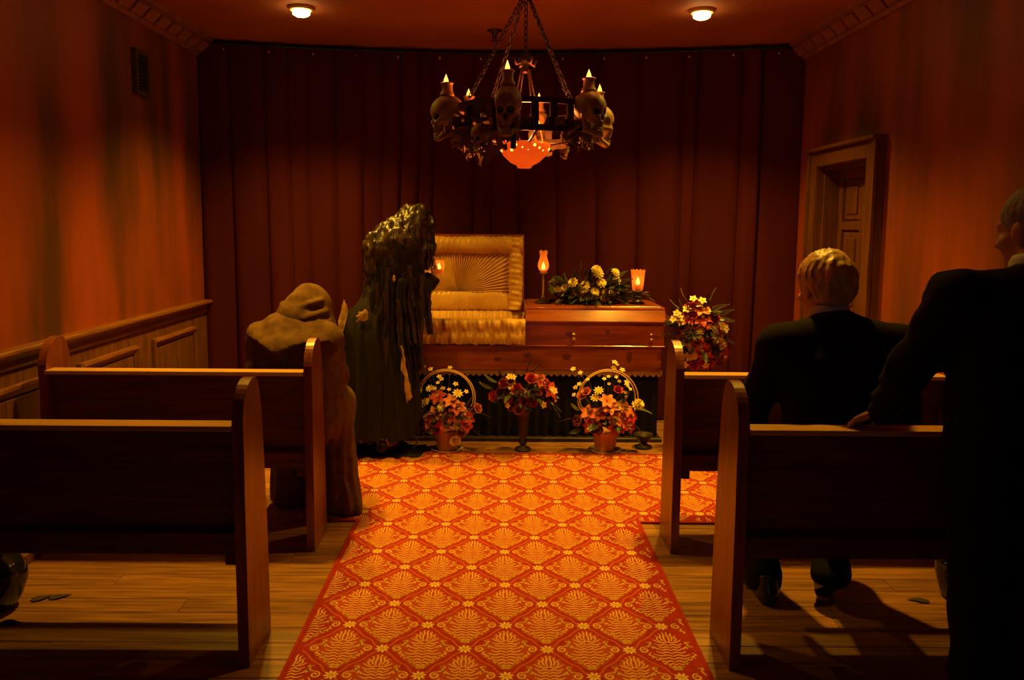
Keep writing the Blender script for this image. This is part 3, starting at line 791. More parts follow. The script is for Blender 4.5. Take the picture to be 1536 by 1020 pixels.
def m_daisy():
    mb = MB(); mb.mi = 0
    for k in range(9): petal(mb, 2*PI*k/9, 0.026, 0.013, 0.25, 0.4, 3, r0=0.006)
    for k in range(7): petal(mb, 2*PI*k/7 + .2, 0.018, 0.012, 0.7, 0.3, 2, r0=0.004)
    mb.mi = 1; mb.lathe([(0.009, 0), (0.007, 0.006), (0, 0.008)], 8)
    return mb.mesh('daisy', [M['f_yel'], M['stamen']], True, recalc=False)
def m_leaf(col, name, L=0.085, W=0.034):
    mb = MB(); G_ = np.zeros((7, 3, 3))
    for i in range(7):
        u = i / 6; wd = W * math.sin(PI * (0.06 + 0.94 * u)) ** 0.8 * 0.5
        for k, sg in enumerate((-1, 0, 1)):
            G_[i, k] = (L * u, sg * wd, -0.25 * L * u * u + (0.18 * W if sg else 0))
    mb.grid(G_); return mb.mesh(name, M[col], True, recalc=False)
def m_fern(col, name):
    mb = MB(); L = 0.13
    sp = [(L*u, 0, -0.03*u*u) for u in np.linspace(0, 1, 6)]; mb.tube(sp, [0.0016]*5 + [0.0006], 4)
    for i in range(9):
        u = 0.12 + 0.86 * i / 9; ln = 0.035 * (1 - u * 0.75)
        for sg in (-1, 1):
            b0 = np.array((L*u, 0, -0.03*u*u)); tip = b0 + np.array((ln*0.6, sg*ln, -0.004)); mid = (b0 + tip)/2 + np.array((0.004, 0, 0.003)); mid2 = (b0 + tip)/2 - np.array((0.005, 0, -0.003))
            mb.add([b0, mid, tip, mid2], [(0, 1, 2, 3)])
    return mb.mesh(name, M[col], False, recalc=False)
def m_grass(col, name):
    mb = MB()
    for k in range(3):
        a = (k - 1) * 0.25; L = 0.13 + 0.02 * k
        pts_ = [(L*u*math.cos(a), L*u*math.sin(a), 0.02*math.sin(u*2)) for u in np.linspace(0, 1, 5)]
        mb.tube(pts_, [0.0025, 0.003, 0.0026, 0.0018, 0.0005], 4)
    return mb.mesh(name, M[col], True, recalc=False)
FL = {'carnation': m_carnation(), 'lily': m_lily('f_red', 'red_lily'), 'orange_lily': m_lily('f_org', 'orange_lily'),
      'rose': m_rose('f_red', 'red_rose'), 'orange_rose': m_rose('f_org', 'orange_rose'), 'dusky_rose': m_rose('f_dusk', 'dusky_rose'), 'yellow_rose': m_rose('f_yel', 'yellow_rose'),
      'blossom': m_blossom(), 'daisy': m_daisy(), 'leaf': m_leaf('leafd', 'leaf'), 'pale_leaf': m_leaf('leafp', 'pale_leaf', 0.10, 0.03),
      'fern': m_fern('leafd', 'fern_frond'), 'pale_fern': m_fern('leafp', 'pale_fern_frond'), 'grass': m_grass('leafp', 'grass_blade')}
PARTNAME = {'lily': 'lily', 'orange_lily': 'lily', 'rose': 'rose', 'orange_rose': 'rose', 'dusky_rose': 'rose', 'yellow_rose': 'rose', 'pale_leaf': 'leaf',
            'fern': 'fern_frond', 'pale_fern': 'fern_frond', 'grass': 'grass_blade'}
def aim(d, roll=0.0):
    """rotation taking +z to d"""
    q = Vector((0, 0, 1)).rotation_difference(Vector(d).normalized())
    return (q.to_matrix() @ Matrix.Rotation(roll, 3, 'Z')).to_euler()
def aimx(d, roll=0.0):
    q = Vector((1, 0, 0)).rotation_difference(Vector(d).normalized())
    return (q.to_matrix() @ Matrix.Rotation(roll, 3, 'X')).to_euler()
def bloom(root, kind, p, heart, sc=1.0, stem=True):
    """a flower at p facing away from the heart of the bunch and a little to the front"""
    p = Vector(p); d_ = (p - Vector(heart)).normalized() + Vector((0, -0.75, 0.25))
    link(PARTNAME.get(kind, kind), FL[kind], root, p, aim(d_, random.uniform(0, 6)), sc * random.uniform(0.92, 1.08))
def stemto(mb, heart, p, r_=0.0018):
    h_ = Vector(heart); p = Vector(p); m_ = (h_ + p) / 2 + Vector((0, 0, 0.02))
    mb.tube([h_, m_, p], r_, 5)
def foliage(root, heart, rad, n, kinds, front=True, zmin=-0.2, sc=(0.8, 1.3)):
    for _ in range(n):
        a = random.uniform(0, 2*PI); z = random.uniform(zmin, 1)
        d_ = Vector((math.cos(a) * math.sqrt(max(0, 1 - z*z)), math.sin(a) * math.sqrt(max(0, 1 - z*z)), z))
        if front and d_.y > 0.35: d_.y = -d_.y
        p = Vector(heart) + Vector((d_.x*rad[0], d_.y*rad[1], d_.z*rad[2])) * random.uniform(0.35, 0.8)
        k = random.choice(kinds)
        link(PARTNAME.get(k, k), FL[k], root, p, aimx(d_ + Vector((0, -.2, random.uniform(-.4, .2))), random.uniform(-.8, .8)), random.uniform(*sc))

def flower_basket(loc, label, flowers, blossoms, hoop, leaves, base_px):
    """flowers given as (kind, right cm, up cm) from the pot's foot"""
    root = empty('flower_basket', loc, label=label, cat='flower basket', group='hooped flower baskets before the coffin')
    pr = [(0.0, 0.004), (0.060, 0.004), (0.064, 0.012), (0.078, 0.125), (0.083, 0.135), (0.079, 0.137), (0.07, 0.12), (0.0, 0.115)]
    mb = MB(); n = 40; v = []; f = []
    for i, (rr, z) in enumerate(pr):
        for k in range(n):
            q = 2*PI*k/n; u = rr * (1 + 0.05 * math.sin(9*q + i) * (z > 0.01))
            v.append((u*math.cos(q), u*math.sin(q), z))
    for i in range(len(pr) - 1):
        for k in range(n): f.append((i*n+k, i*n+(k+1) % n, (i+1)*n+(k+1) % n, (i+1)*n+k))
    mb.add(v, f); mb.obj('wrapped_pot', M['foil'], root, True)
    MB().lathe([(0.0, 0.001), (0.085, 0.001), (0.104, 0.010), (0.106, 0.012), (0.102, 0.013), (0.085, 0.004), (0.0, 0.0035)], 36).obj('saucer', M['saucer'], root, True)
    hx, hz, hr = hoop
    hd = MB()
    for rr, yy in ((hr, -0.012), (hr * 0.925, 0.012)):
        pts_ = [(hx + rr*math.cos(q), yy, hz + rr*math.sin(q)) for q in np.linspace(-0.25, PI + 0.25, 40)]
        pts_ = [(hx + rr*0.97 - (rr*0.97 - 0.06)*0.95, yy, 0.10), (hx + rr * 0.72, yy, hz - rr*0.62)] + pts_ + [(hx - rr * 0.72, yy, hz - rr*0.62), (hx - 0.05, yy, 0.10)]
        hd.tube(pts_, 0.0042, 7)
    hd.obj('hoop_handle', M['rattan'], root, True)
    heart = Vector((0.0, -0.01, 0.17)); st = MB()
    for kind, x, z in flowers:
        x /= 100; z /= 100; y_ = -0.115 + 0.35 * abs(x) + 0.16 * max(0, z - 0.2)
        p = (x, y_, z); bloom(root, kind, p, heart, 1.08); stemto(st, heart, p)
    for x, z in blossoms:
        x /= 100; z /= 100; p = (x, -0.05 + random.uniform(-.03, .02), z)
        bloom(root, 'blossom', p, heart, random.uniform(0.75, 1.15)); stemto(st, heart, p, 0.0012)
    st.obj('stems', M['stem'], root, True)
    foliage(root, heart + Vector((0, 0.0, 0.02)), (0.15, 0.12, 0.16), 64, ['leaf', 'leaf', 'fern', 'leaf', 'pale_leaf'], True, -0.1)
    for k, x, z, dx, dz, sc in leaves:
        link(PARTNAME.get(k, k), FL[k], root, (x/100, -0.05, z/100), aimx((dx, -0.25, dz), random.uniform(-.5, .5)), sc)
    return root
u = 100 * 4.80 / 1150
def px(lst, bx, by): return [(k, (x - bx)*u, (by - y_)*u) for k, x, y_ in lst]
BL = px([('daisy', 645.5, 579.5), ('daisy', 688, 586), ('daisy', 639, 600), ('carnation', 663, 606), ('carnation', 693, 612), ('lily', 658, 592), ('orange_lily', 678.5, 597.5), ('lily', 686, 607), ('orange_lily', 646, 627),
         ('orange_lily', 655, 618), ('lily', 667, 630), ('lily', 703, 624), ('orange_rose', 717, 611), ('rose', 656, 640), ('yellow_rose', 688, 633), ('dusky_rose', 693, 645), ('lily', 676, 620), ('dusky_rose', 645, 640),
         ('lily', 700, 634), ('yellow_rose', 684, 656)], 671, 678)
BLb = [(a*u, b*u) for a, b in ((-35, 132), (-24, 130), (5, 131), (-11, 118), (-8, 114), (-13, 109), (14, 107), (4, 98), (-6, 98), (-40, 95), (-46, 80), (-18, 100), (30, 95))]
flower_basket((-0.333, 4.855, 0), 'hooped flower basket beside the veiled woman, its wrapped pot on a saucer', BL, BLb, ((669.5-671)*u/100, (678-596)*u/100, 0.187),
              [('leaf', -14, 20, -1, 0.1, 1.2), ('grass', -13, 13, -1, -0.25, 1.0), ('pale_leaf', -14, 15, -1, 0.1, 1.3), ('grass', 12, 28, 0.6, 0.8, 0.8), ('leaf', 20, 25, 1, 0.0, 1.1), ('leaf', -20, 24, -0.9, 0.4, 1.1), ('grass', -18, 9, -0.5, -0.8, 0.7), ('leaf', 16, 14, 1, -0.3, 1.0)], 0)
BR = px([('carnation', 963, 605), ('daisy', 929, 606), ('daisy', 895, 593), ('daisy', 900, 582), ('orange_lily', 885, 618), ('lily', 893, 628), ('lily', 901, 618), ('orange_rose', 882, 586), ('orange_lily', 912, 597), ('rose', 929, 582),
         ('orange_lily', 942, 612), ('lily', 949, 622), ('orange_lily', 937, 626), ('orange_lily', 925, 624), ('lily', 923, 637), ('dusky_rose', 870, 630), ('yellow_rose', 922, 628), ('lily', 889, 636), ('lily', 946, 635), ('orange_lily', 917, 606),
         ('lily', 935, 634), ('dusky_rose', 900, 640), ('daisy', 957, 607), ('orange_rose', 876, 592)], 913, 680)
BRb = [(a*u, b*u) for a, b in ((10, 142), (14, 138), (22, 130), (9, 133), (-42, 126), (-5, 116), (2, 119), (13, 119), (2, 109), (29, 111), (30, 105), (27, 95), (29, 87), (-52, 130), (-49, 103), (-43, 108), (-50, 90), (18, 112), (35, 100), (-30, 115))]
flower_basket((0.69, 4.855, 0), 'hooped flower basket nearest the right pews, pale blossoms rising above its hoop', BR, BRb, ((916-913)*u/100, (680-598)*u/100, 0.193),
              [('pale_leaf', 14, 21, 0.9, -0.5, 1.2), ('pale_fern', 18, 30, 1, -0.1, 0.9), ('pale_leaf', 13, 15, 0.7, -0.7, 0.9), ('leaf', -20, 22, -1, 0.1, 1.3), ('pale_leaf', -17, 28, -0.9, 0.5, 0.9), ('grass', 10, 29, 0.4, 0.9, 0.9), ('leaf', -16, 15, -1, -0.2, 1.0), ('leaf', 17, 12, 0.8, -0.7, 1.1)], 0)

# urn with red flowers between the baskets
ur = empty('flower_urn', (0.158, 4.855, 0), label='dark pedestal urn of red roses between the two flower baskets', cat='flower urn')
MB().lathe([(0.0, 0), (0.052, 0), (0.054, 0.008), (0.047, 0.016), (0.022, 0.024), (0.016, 0.036), (0.026, 0.046), (0.027, 0.054), (0.018, 0.062), (0.024, 0.09), (0.034, 0.19), (0.045, 0.255), (0.055, 0.265), (0.052, 0.27), (0.04, 0.26), (0, 0.255)], 28)\
    .obj('urn', M['iron'], ur, True)
heart = Vector((0, 0, 0.34)); st = MB()
UR = px([('rose', 758, 570), ('rose', 742, 590), ('rose', 797, 561), ('rose', 819, 571), ('rose', 808, 580), ('rose', 764, 591), ('rose', 788, 593), ('dusky_rose', 830, 593), ('daisy', 790, 582), ('lily', 826, 580), ('dusky_rose', 770, 603), ('dusky_rose', 817, 599), ('rose', 777, 577),
         ('rose', 800, 596), ('dusky_rose', 752, 585), ('lily', 812, 566), ('dusky_rose', 780, 607), ('dusky_rose', 768, 564)], 787, 677)
for kind, x, z in UR:
    x /= 100; z /= 100; p = (x, -0.10 + 0.35*abs(x), z); bloom(ur, kind, p, heart, 1.15); stemto(st, heart, p)
for a, b in ((-22, 120), (-16, 119), (-18, 110), (-21, 105), (-16, 97), (46, 99), (19, 107), (-24, 76), (30, 77), (43, 100)):
    p = (a*u/100, -0.09, b*u/100); bloom(ur, 'blossom', p, heart, 1.35); stemto(st, heart, p, 0.0012)
st.obj('stems', M['stem'], ur, True)
foliage(ur, heart + Vector((0, 0, 0.03)), (0.19, 0.13, 0.15), 50, ['leaf', 'fern', 'leaf', 'leaf'], True, -0.35)
for x, z, dx, dz in ((-17, 46, -1, 0.4), (-20, 42, -1, 0.3), (2, 52, 0.1, 1), (5, 50, 0.4, 1), (18, 30, 0.8, -0.7)):
    link('leaf', FL['leaf'], ur, (x/100, -0.05, z/100), aimx((dx, -0.1, dz)), 1.1)

# spray on the closed lid
ls = empty('lid_spray', (0.645, 5.30, 0.919), label='low spray of pale yellow carnations and dark leaves on the closed coffin lid', cat='flower spray')
MB().lathe([(0.0, 0.0), (0.12, 0.0), (0.13, 0.012), (0.10, 0.03), (0.0, 0.035)], 20, sx=1.6, sy=0.8).obj('foam_base', M['leafd'], ls, True)
u2 = 5.2 / 1150; heart = Vector((0, 0, 0.03)); st = MB()
for x, y_ in ((838, 440), (849, 436), (861, 427), (878, 437), (879, 431), (903, 427), (910, 441), (909, 449), (895, 407), (898, 413), (924, 411), (926, 423), (921, 438), (893, 440)):
    p = ((x - 893)*u2, -0.12 + 0.25*abs((x - 893)*u2), (459 - y_)*u2); bloom(ls, 'carnation', p, heart, 1.0); stemto(st, heart, p)
st.obj('stems', M['stem'], ls, True)
foliage(ls, heart, (0.33, 0.17, 0.22), 150, ['leaf', 'fern', 'leaf', 'leaf'], True, -0.05, (0.8, 1.25))
for x, z, dx, dz in ((-9, 1, -0.1, -0.9), (-7, 2, 0.2, -0.8), (6, 1, 0.3, -0.8), (8, 2, 0.5, -0.7), (-24, 6, -1, 0.5), (-27, 3, -1, 0.1), (25, 5, 1, 0.1), (18, 12, 0.7, 0.8), (-20, 15, -0.9, 0.4), (-22, 17, -1, -0.1)):
    link('leaf', FL['leaf'], ls, (x/100, -0.20 if z < 3 else -0.08, z/100), aimx((dx, -0.35, dz)), 1.2)

# standing spray on an easel beside the coffin
es = empty('standing_spray', (1.285, 4.93, 0), label='tall red and yellow flower spray on an easel at the foot of the coffin', cat='flower spray')
for a in (-0.16, 0.16): MB().tube([(a, -0.08, 0.0), (a*0.15, 0.0, 0.95)], 0.008, 8).obj('easel_leg', M['iron'], es, True)
MB().tube([(0, 0.22, 0.0), (0, 0.01, 0.95)], 0.008, 8).obj('easel_leg', M['iron'], es, True)
MB().tube([(-0.10, -0.05, 0.38), (0.10, -0.05, 0.38)], 0.007, 8).obj('easel_bar', M['iron'], es, True)
u3 = 4.85 / 1150; st = MB(); heart = Vector((0, -0.03, 0.78))
ES = [('carnation', 1054.5, 464), ('carnation', 1027, 498), ('carnation', 1045, 493), ('carnation', 1076, 503), ('carnation', 1031, 533), ('carnation', 1070, 506), ('yellow_rose', 1080, 514), ('carnation', 1037, 531)]
ES += [('rose', 1035, 469), ('lily', 1028, 475), ('orange_lily', 1046, 462), ('lily', 1048, 475), ('lily', 1053, 480), ('orange_lily', 1066, 486), ('rose', 1064, 476), ('lily', 1038, 519), ('lily', 1049, 521), ('rose', 1050, 528), ('lily', 1056, 535),
       ('orange_lily', 1045, 514), ('lily', 1083, 531), ('rose', 1037, 484), ('dusky_rose', 1021, 507), ('dusky_rose', 1060, 495), ('dusky_rose', 1058, 512), ('rose', 1072, 492), ('dusky_rose', 1070, 524), ('dusky_rose', 1024, 485), ('rose', 1043, 505), ('rose', 1062, 543),
       ('dusky_rose', 1078, 540), ('rose', 1040, 545), ('rose', 1041, 453), ('rose', 1030, 460), ('lily', 1075, 484)]
for kind, x, y_ in ES:
    X_ = (x - 1048)*u3; Z_ = 0.78 + (496 - y_)*u3
    p = (X_, -0.10 + 0.9*X_*X_ + 0.5*(Z_ - 0.78)**2, Z_); bloom(es, kind, p, heart, 1.15 if kind != 'carnation' else 1.0); stemto(st, heart, p)
for a, b in ((320, 180), (385, 240), (255, 295), (145, 340), (180, 390), (110, 405), (195, 440), (640, 480), (480, 915), (670, 520), (690, 500), (420, 200), (600, 440), (160, 360), (250, 905)):
    p = ((990 + a/7.28 - 1048)*u3, -0.10, 0.78 + (496 - 420 - b/7.28)*u3); bloom(es, 'blossom', p, heart, 1.6); stemto(st, heart, p, 0.0014)
st.obj('stems', M['stem'], es, True)
foliage(es, heart, (0.19, 0.10, 0.25), 90, ['leaf', 'fern', 'leaf'], True, -1, (0.8, 1.2))
for x, z, dx, dz in ((-8, 97, -0.7, 0.8), (-12, 92, -0.9, 0.5), (6, 97, 0.15, 1), (-13, 84, -1, 0.0)):
    link('fern_frond', FL['pale_fern'], es, (x/100, -0.05, z/100), aimx((dx, -0.05, dz)), 0.8)

# small dark bowl behind the right basket
bw = empty('footed_bowl', (0.955, 4.93, 0), label='small black footed bowl on the floor behind the right flower basket', cat='bowl')
MB().lathe([(0.0, 0.0), (0.055, 0.0), (0.058, 0.01), (0.03, 0.02), (0.02, 0.035), (0.03, 0.045), (0.062, 0.085), (0.066, 0.092), (0.06, 0.09), (0.0, 0.05)], 26).obj('bowl', M['iron'], bw, True)

# ================================================================== CANDLE LAMPS ON THE COFFIN
def point(name, loc, watts, col, rad, parent=None):
    l = bpy.data.lights.new(name, 'POINT'); l.energy = watts; l.color = col; l.shadow_soft_size = rad
    o = bpy.data.objects.new(name, l); COL.objects.link(o); o.location = loc; o.parent = parent; return o
def flame_prof(h, r_): return [(0.0, 0.0), (r_*0.75, h*0.06), (r_, h*0.24), (r_*0.8, h*0.45), (r_*0.42, h*0.70), (r_*0.14, h*0.9), (0.0, h)]
def scallop(mb, prof, n, depth_, lob, c=(0, 0, 0)):
    v = []; f = []
    for i, (rr, z) in enumerate(prof):
        for k in range(n):
            q = 2*PI*k/n; zz = z + (depth_ * abs(math.cos(lob*q/2)) if i == len(prof) - 1 else 0)
            v.append((c[0] + rr*math.cos(q), c[1] + rr*math.sin(q), c[2] + zz))
    for i in range(len(prof) - 1):
        for k in range(n): f.append((i*n+k, i*n+(k+1) % n, (i+1)*n+(k+1) % n, (i+1)*n+k))
    return mb.add(v, f)
la = empty('candle_lamp', (0.300, 5.27, 0.919), label='tall candle lamp with slender stem and tulip glass on the coffin lid', cat='candle lamp')
MB().lathe([(0.0, 0), (0.058, 0), (0.060, 0.006), (0.05, 0.014), (0.025, 0.024), (0.012, 0.032), (0, 0.034)], 24).obj('foot', M['iron'], la, True)
MB().lathe([(0.0, 0.030), (0.011, 0.032), (0.013, 0.045), (0.007, 0.06), (0.0065, 0.19), (0.010, 0.20), (0.03, 0.206), (0.032, 0.212), (0.0, 0.213)], 16).obj('stem', M['clear'], la, True)
scallop(MB(), [(0.012, 0.214), (0.028, 0.225), (0.038, 0.25), (0.037, 0.275), (0.026, 0.31), (0.024, 0.33), (0.032, 0.352)], 32, 0.012, 6).obj('glass_shade', M['glass'], la, True)
MB().lathe([(0, 0.213), (0.012, 0.213), (0.012, 0.228), (0, 0.229)], 12).obj('candle', M['wax'], la, True)
MB().lathe(flame_prof(0.055, 0.014), 14, (0, 0, 0.229)).obj('flame', M['cflame'], la, True)
lb = empty('candle_lamp', (0.952, 5.27, 0.919), label='ribbed hurricane candle glass with leafy foot at the right end of the lid', cat='candle lamp')
MB().lathe([(0.0, 0), (0.05, 0), (0.052, 0.008), (0.03, 0.02), (0.018, 0.04), (0.03, 0.07), (0.042, 0.085), (0.0, 0.088)], 20).obj('foot', M['iron'], lb, True)
mb = MB(); n = 48; pr = [(0.030, 0.088), (0.036, 0.10), (0.040, 0.14), (0.043, 0.18), (0.050, 0.232)]; v = []; f = []
for i, (rr, z) in enumerate(pr):
    for k in range(n):
        q = 2*PI*k/n; r2_ = rr * (1 + 0.035*math.cos(12*q)); v.append((r2_*math.cos(q), r2_*math.sin(q), z + (0.006*math.cos(12*q) if i == 4 else 0)))
for i in range(4):
    for k in range(n): f.append((i*n+k, i*n+(k+1) % n, (i+1)*n+(k+1) % n, (i+1)*n+k))
mb.add(v, f).obj('glass_shade', M['glass'], lb, True)
MB().lathe([(0, 0.088), (0.018, 0.088), (0.018, 0.13), (0, 0.131)], 12).obj('candle', M['wax'], lb, True)
MB().lathe(flame_prof(0.055, 0.014), 14, (0, 0, 0.131)).obj('flame', M['cflame'], lb, True)
for dx, dz, k in ((0.4, 0.5, 'pale_leaf'), (0.9, -0.1, 'pale_fern'), (-0.6, 0.4, 'leaf'), (0.7, 0.25, 'leaf')):
    link('leaf', FL[k], lb, (0.03*dx, -0.045, 0.065), aimx((dx, -0.5, dz - 0.15)), 0.75)
for q in (la, lb): point('candle_glow', (q.location.x, q.location.y, q.location.z + 0.25 if q is la else q.location.z + 0.17), 0.35, (1, 0.30, 0.05), 0.02)

# ================================================================== CHANDELIER
CX, CYY = 0.106, 3.43
CH = empty('skull_chandelier', (CX, CYY, 1.70), label='iron ring chandelier of candle-topped skulls with a glowing amber bowl', cat='chandelier')
z0 = -1.745
R = 0.345
def band(z_lo, z_hi, rad, th=0.012):
    n = 64; return MB().lathe([(rad, z_lo), (rad + th, z_lo), (rad + th, z_hi), (rad, z_hi), (rad, z_lo)], n)
band(1.985 + z0, 2.008 + z0, R - 0.05).obj('upper_band', M['iron'], CH, auto=40)
band(1.875 + z0, 1.900 + z0, R - 0.05).obj('lower_band', M['iron'], CH, auto=40)
slat = MB().box(-0.016, 0.016, -0.006, 0.006, 1.900 + z0, 1.985 + z0, 0.002).mesh('ring_slat', M['iron'])
for k in range(24):
    q = 2*PI*k/24 + 0.1
    link('ring_slat', slat, CH, ((R - 0.044)*math.cos(q), (R - 0.044)*math.sin(q), 0), (0, 0, q + PI/2))
# skull, facing +x in its own frame, origin at middle of the cranium base
def skull_mesh(h=0.0045):
    Fk = Field((-0.09, -0.075, -0.125), (0.10, 0.075, 0.085), h)
    Fk.ell((-0.008, 0, 0.012), (0.072, 0.057, 0.062), k=0.01)
    Fk.ell((0.030, 0, 0.000), (0.038, 0.046, 0.050), k=0.015)
    Fk.cap((0.052, -0.026, -0.028), (0.052, 0.026, -0.028), 0.014, k=0.012)
    Fk.cap((0.050, 0, -0.040), (0.050, 0, -0.062), 0.024, 0.019, k=0.01)
    Fk.cap((0.005, 0.045, -0.030), (0.048, 0.036, -0.030), 0.007, k=0.006)
    Fk.cap((0.005, -0.045, -0.030), (0.048, -0.036, -0.030), 0.007, k=0.006)
    for sg in (-1, 1):
        Fk.cap((0.004, sg*0.043, -0.035), (0.016, sg*0.037, -0.085), 0.009, 0.010, k=0.004)
        Fk.cap((0.016, sg*0.037, -0.085), (0.056, sg*0.014, -0.100), 0.010, 0.011, k=0.004)
    Fk.cap((0.056, -0.014, -0.100), (0.056, 0.014, -0.100), 0.012, k=0.004)
    for sg in (-1, 1): Fk.cut((0.070, sg*0.022, -0.012), (0.030, 0.0155, 0.0145), k=0.004)
    Fk.cut((0.072, 0, -0.034), (0.020, 0.008, 0.013), k=0.003)
    Fk.cut((0.030, 0.058, -0.012), (0.022, 0.014, 0.026), k=0.006); Fk.cut((0.030, -0.058, -0.012), (0.022, 0.014, 0.026), k=0.006)
    def mf(C):
        a = ((C[:, 0] > 0.046) & (C[:, 0] < 0.068) & (((np.abs(C[:, 1]) - 0.022) / 0.0135)**2 + ((C[:, 2] + 0.012) / 0.0125)**2 < 1))
        b = (C[:, 0] < 0.071) & (C[:, 0] > 0.045) & ((C[:, 1] / 0.0065)**2 + ((C[:, 2] + 0.034) / 0.010)**2 < 1)
        return (a | b)
    return Fk.mesh('skull', [M['bone'], M['socket']], mf)
SK = skull_mesh()
tm = MB()
for k in range(6):
    q = (k - 2.5) * 0.24
    for z_ in (-0.080, -0.0905):
        c_ = (0.050 + 0.020*math.cos(q), 0.022*math.sin(q))
        tm.box(c_[0] - 0.0025, c_[0] + 0.0025, c_[1] - 0.0022, c_[1] + 0.0022, z_ - 0.0045, z_ + 0.0045, 0.001)
TEETH = tm.mesh('teeth', M['bone'])
cand = MB(); v = []
pr = [(0.0, 0.0), (0.032, 0.0), (0.030, 0.012), (0.0235, 0.022), (0.0225, 0.045), (0.024, 0.052), (0.029, 0.055), (0.027, 0.058), (0.019, 0.0565), (0.0, 0.055)]
CAND = MB().lathe(pr, 20).mesh('candle', M['wax'], True)
FLM = MB().lathe(flame_prof(0.040, 0.0105), 14).mesh('flame', M['flame'], True)
Rs = 0.352
for k in range(6):
    a = math.radians(-12.8 + 60*k)     # 0 = towards the camera, positive to the right
    sx, sy = math.sin(a), -math.cos(a)
    sk = link('skull', SK, CH, (Rs*sx, Rs*sy, 1.968 + z0), (0, math.radians([14, 4, 10, 8, 8, 10][k]), math.atan2(sy, sx) + math.radians([0, -6, -8, 0, 0, 10][k])))
    sk.scale = (1.0, 1.0, 1.0) if k not in (0,) else (0.9, 0.95, 1.05)
    link('teeth', TEETH, sk)
    cl = link('candle', CAND, sk, (-0.014, 0, 0.066)); cl.rotation_euler = (0, -sk.rotation_euler[1], 0)
    link('flame', FLM, sk, (-0.014 - 0.005, 0, 0.066 + 0.054), (0, -sk.rotation_euler[1], 0))
    MB().box(-0.035, 0.0, -0.012, 0.012, 1.93 + z0, 1.945 + z0, 0.003).obj('skull_bracket', M['iron'], CH, loc=((R-0.02)*sx, (R-0.02)*sy, 0), rot=(0, 0, math.atan2(sy, sx)))
    point('chandelier_flame_glow', (CX + (Rs + 0.02)*sx, CYY + (Rs + 0.02)*sy, 2.08), CHAND_W * 0.018, (1, 0.36, 0.07), 0.012)
# bowl
MB().lathe([(0.0, 0.0), (0.030, 0.002), (0.034, 0.012), (0.062, 0.026), (0.094, 0.055), (0.112, 0.092), (0.115, 0.108), (0.108, 0.108), (0.090, 0.06), (0.05, 0.03), (0.0, 0.022)], 40).obj('glass_bowl', M['glow'], CH, True)
bs = MB().lathe([(0, -0.012), (0.009, -0.008), (0.012, 0), (0.009, 0.008), (0, 0.012)], 10).mesh('bowl_sparkle', M['spark'], True)  # glowing beads put in for the sparkle along the bowl's rim
for q in range(26): link('bowl_sparkle', bs, CH, ((0.109 - 0.004*(q % 3))*math.cos(q*0.2417), (0.109 - 0.004*(q % 3))*math.sin(q*0.2417), 0.094 - 0.010*(q % 3)), None, 0.30 + 0.12*((q*7) % 4))
point('bowl_glow', (CX, CYY, 1.70 + 0.16), CHAND_W, CHAND_COL, 0.06)
# hub, rods
MB().lathe([(0.0, 2.16), (0.012, 2.155), (0.016, 2.165), (0.010, 2.18), (0.028, 2.20), (0.034, 2.215), (0.018, 2.225), (0.010, 2.24), (0.0, 2.245)], 18, (0, 0, z0)).obj('hub', M['iron'], CH, True)
for q in range(4):
    b = q*PI/2 + 0.5
    MB().tube([(0.02*math.cos(b), 0.02*math.sin(b), 2.20 + z0), (0.045*math.cos(b), 0.045*math.sin(b), 2.19 + z0), (0.055*math.cos(b), 0.055*math.sin(b), 2.215 + z0)], [0.006, 0.006, 0.003], 6).obj('hub_claw', M['bone'], CH, True)
    MB().tube([(0.02*math.cos(b), 0.02*math.sin(b), 2.17 + z0), (0.10*math.cos(b), 0.10*math.sin(b), 1.845 + z0)], 0.0035, 6).obj('bowl_rod', M['brass'], CH, True)
for q in range(4):
    b = q*PI/2 + 0.15
    MB().tube([(0.10*math.cos(b), 0.10*math.sin(b), 1.850 + z0), ((R-0.045)*math.cos(b), (R-0.045)*math.sin(b), 1.885 + z0)], 0.006, 6).obj('ring_arm', M['iron'], CH, True)
# chains
def chain(p, q):
    p = Vector(p); q = Vector(q); d_ = q - p; n = int(d_.length / 0.024); mb = MB(); t_ = d_.normalized()
    s_ = t_.orthogonal().normalized(); b_ = t_.cross(s_)
    for i in range(n):
        c = p + d_ * ((i + 0.5) / n); w_ = s_ if i % 2 else b_
        mb.tube([c + t_*0.0165*math.cos(k*PI/4) + w_*0.0085*math.sin(k*PI/4) for k in range(8)], 0.0026, 5, closed=True)
    return mb
APEX = (0, 0, 2.50 + z0)
for q in (215, 305, 35, 125):
    b = math.radians(q); chain(((R-0.045)*math.cos(b), (R-0.045)*math.sin(b), 2.005 + z0), APEX).obj('chain', M['iron'], CH, True)
chain((0, 0, 2.24 + z0), APEX).obj('chain', M['iron'], CH, True)
chain(APEX, (0, 0, 2.745 + z0)).obj('chain', M['iron'], CH, True)
MB().lathe([(0, 2.745), (0.02, 2.745), (0.055, 2.77), (0.06, 2.7845), (0, 2.7845)], 20, (0, 0, z0)).obj('ceiling_rose', M['iron'], CH, True)
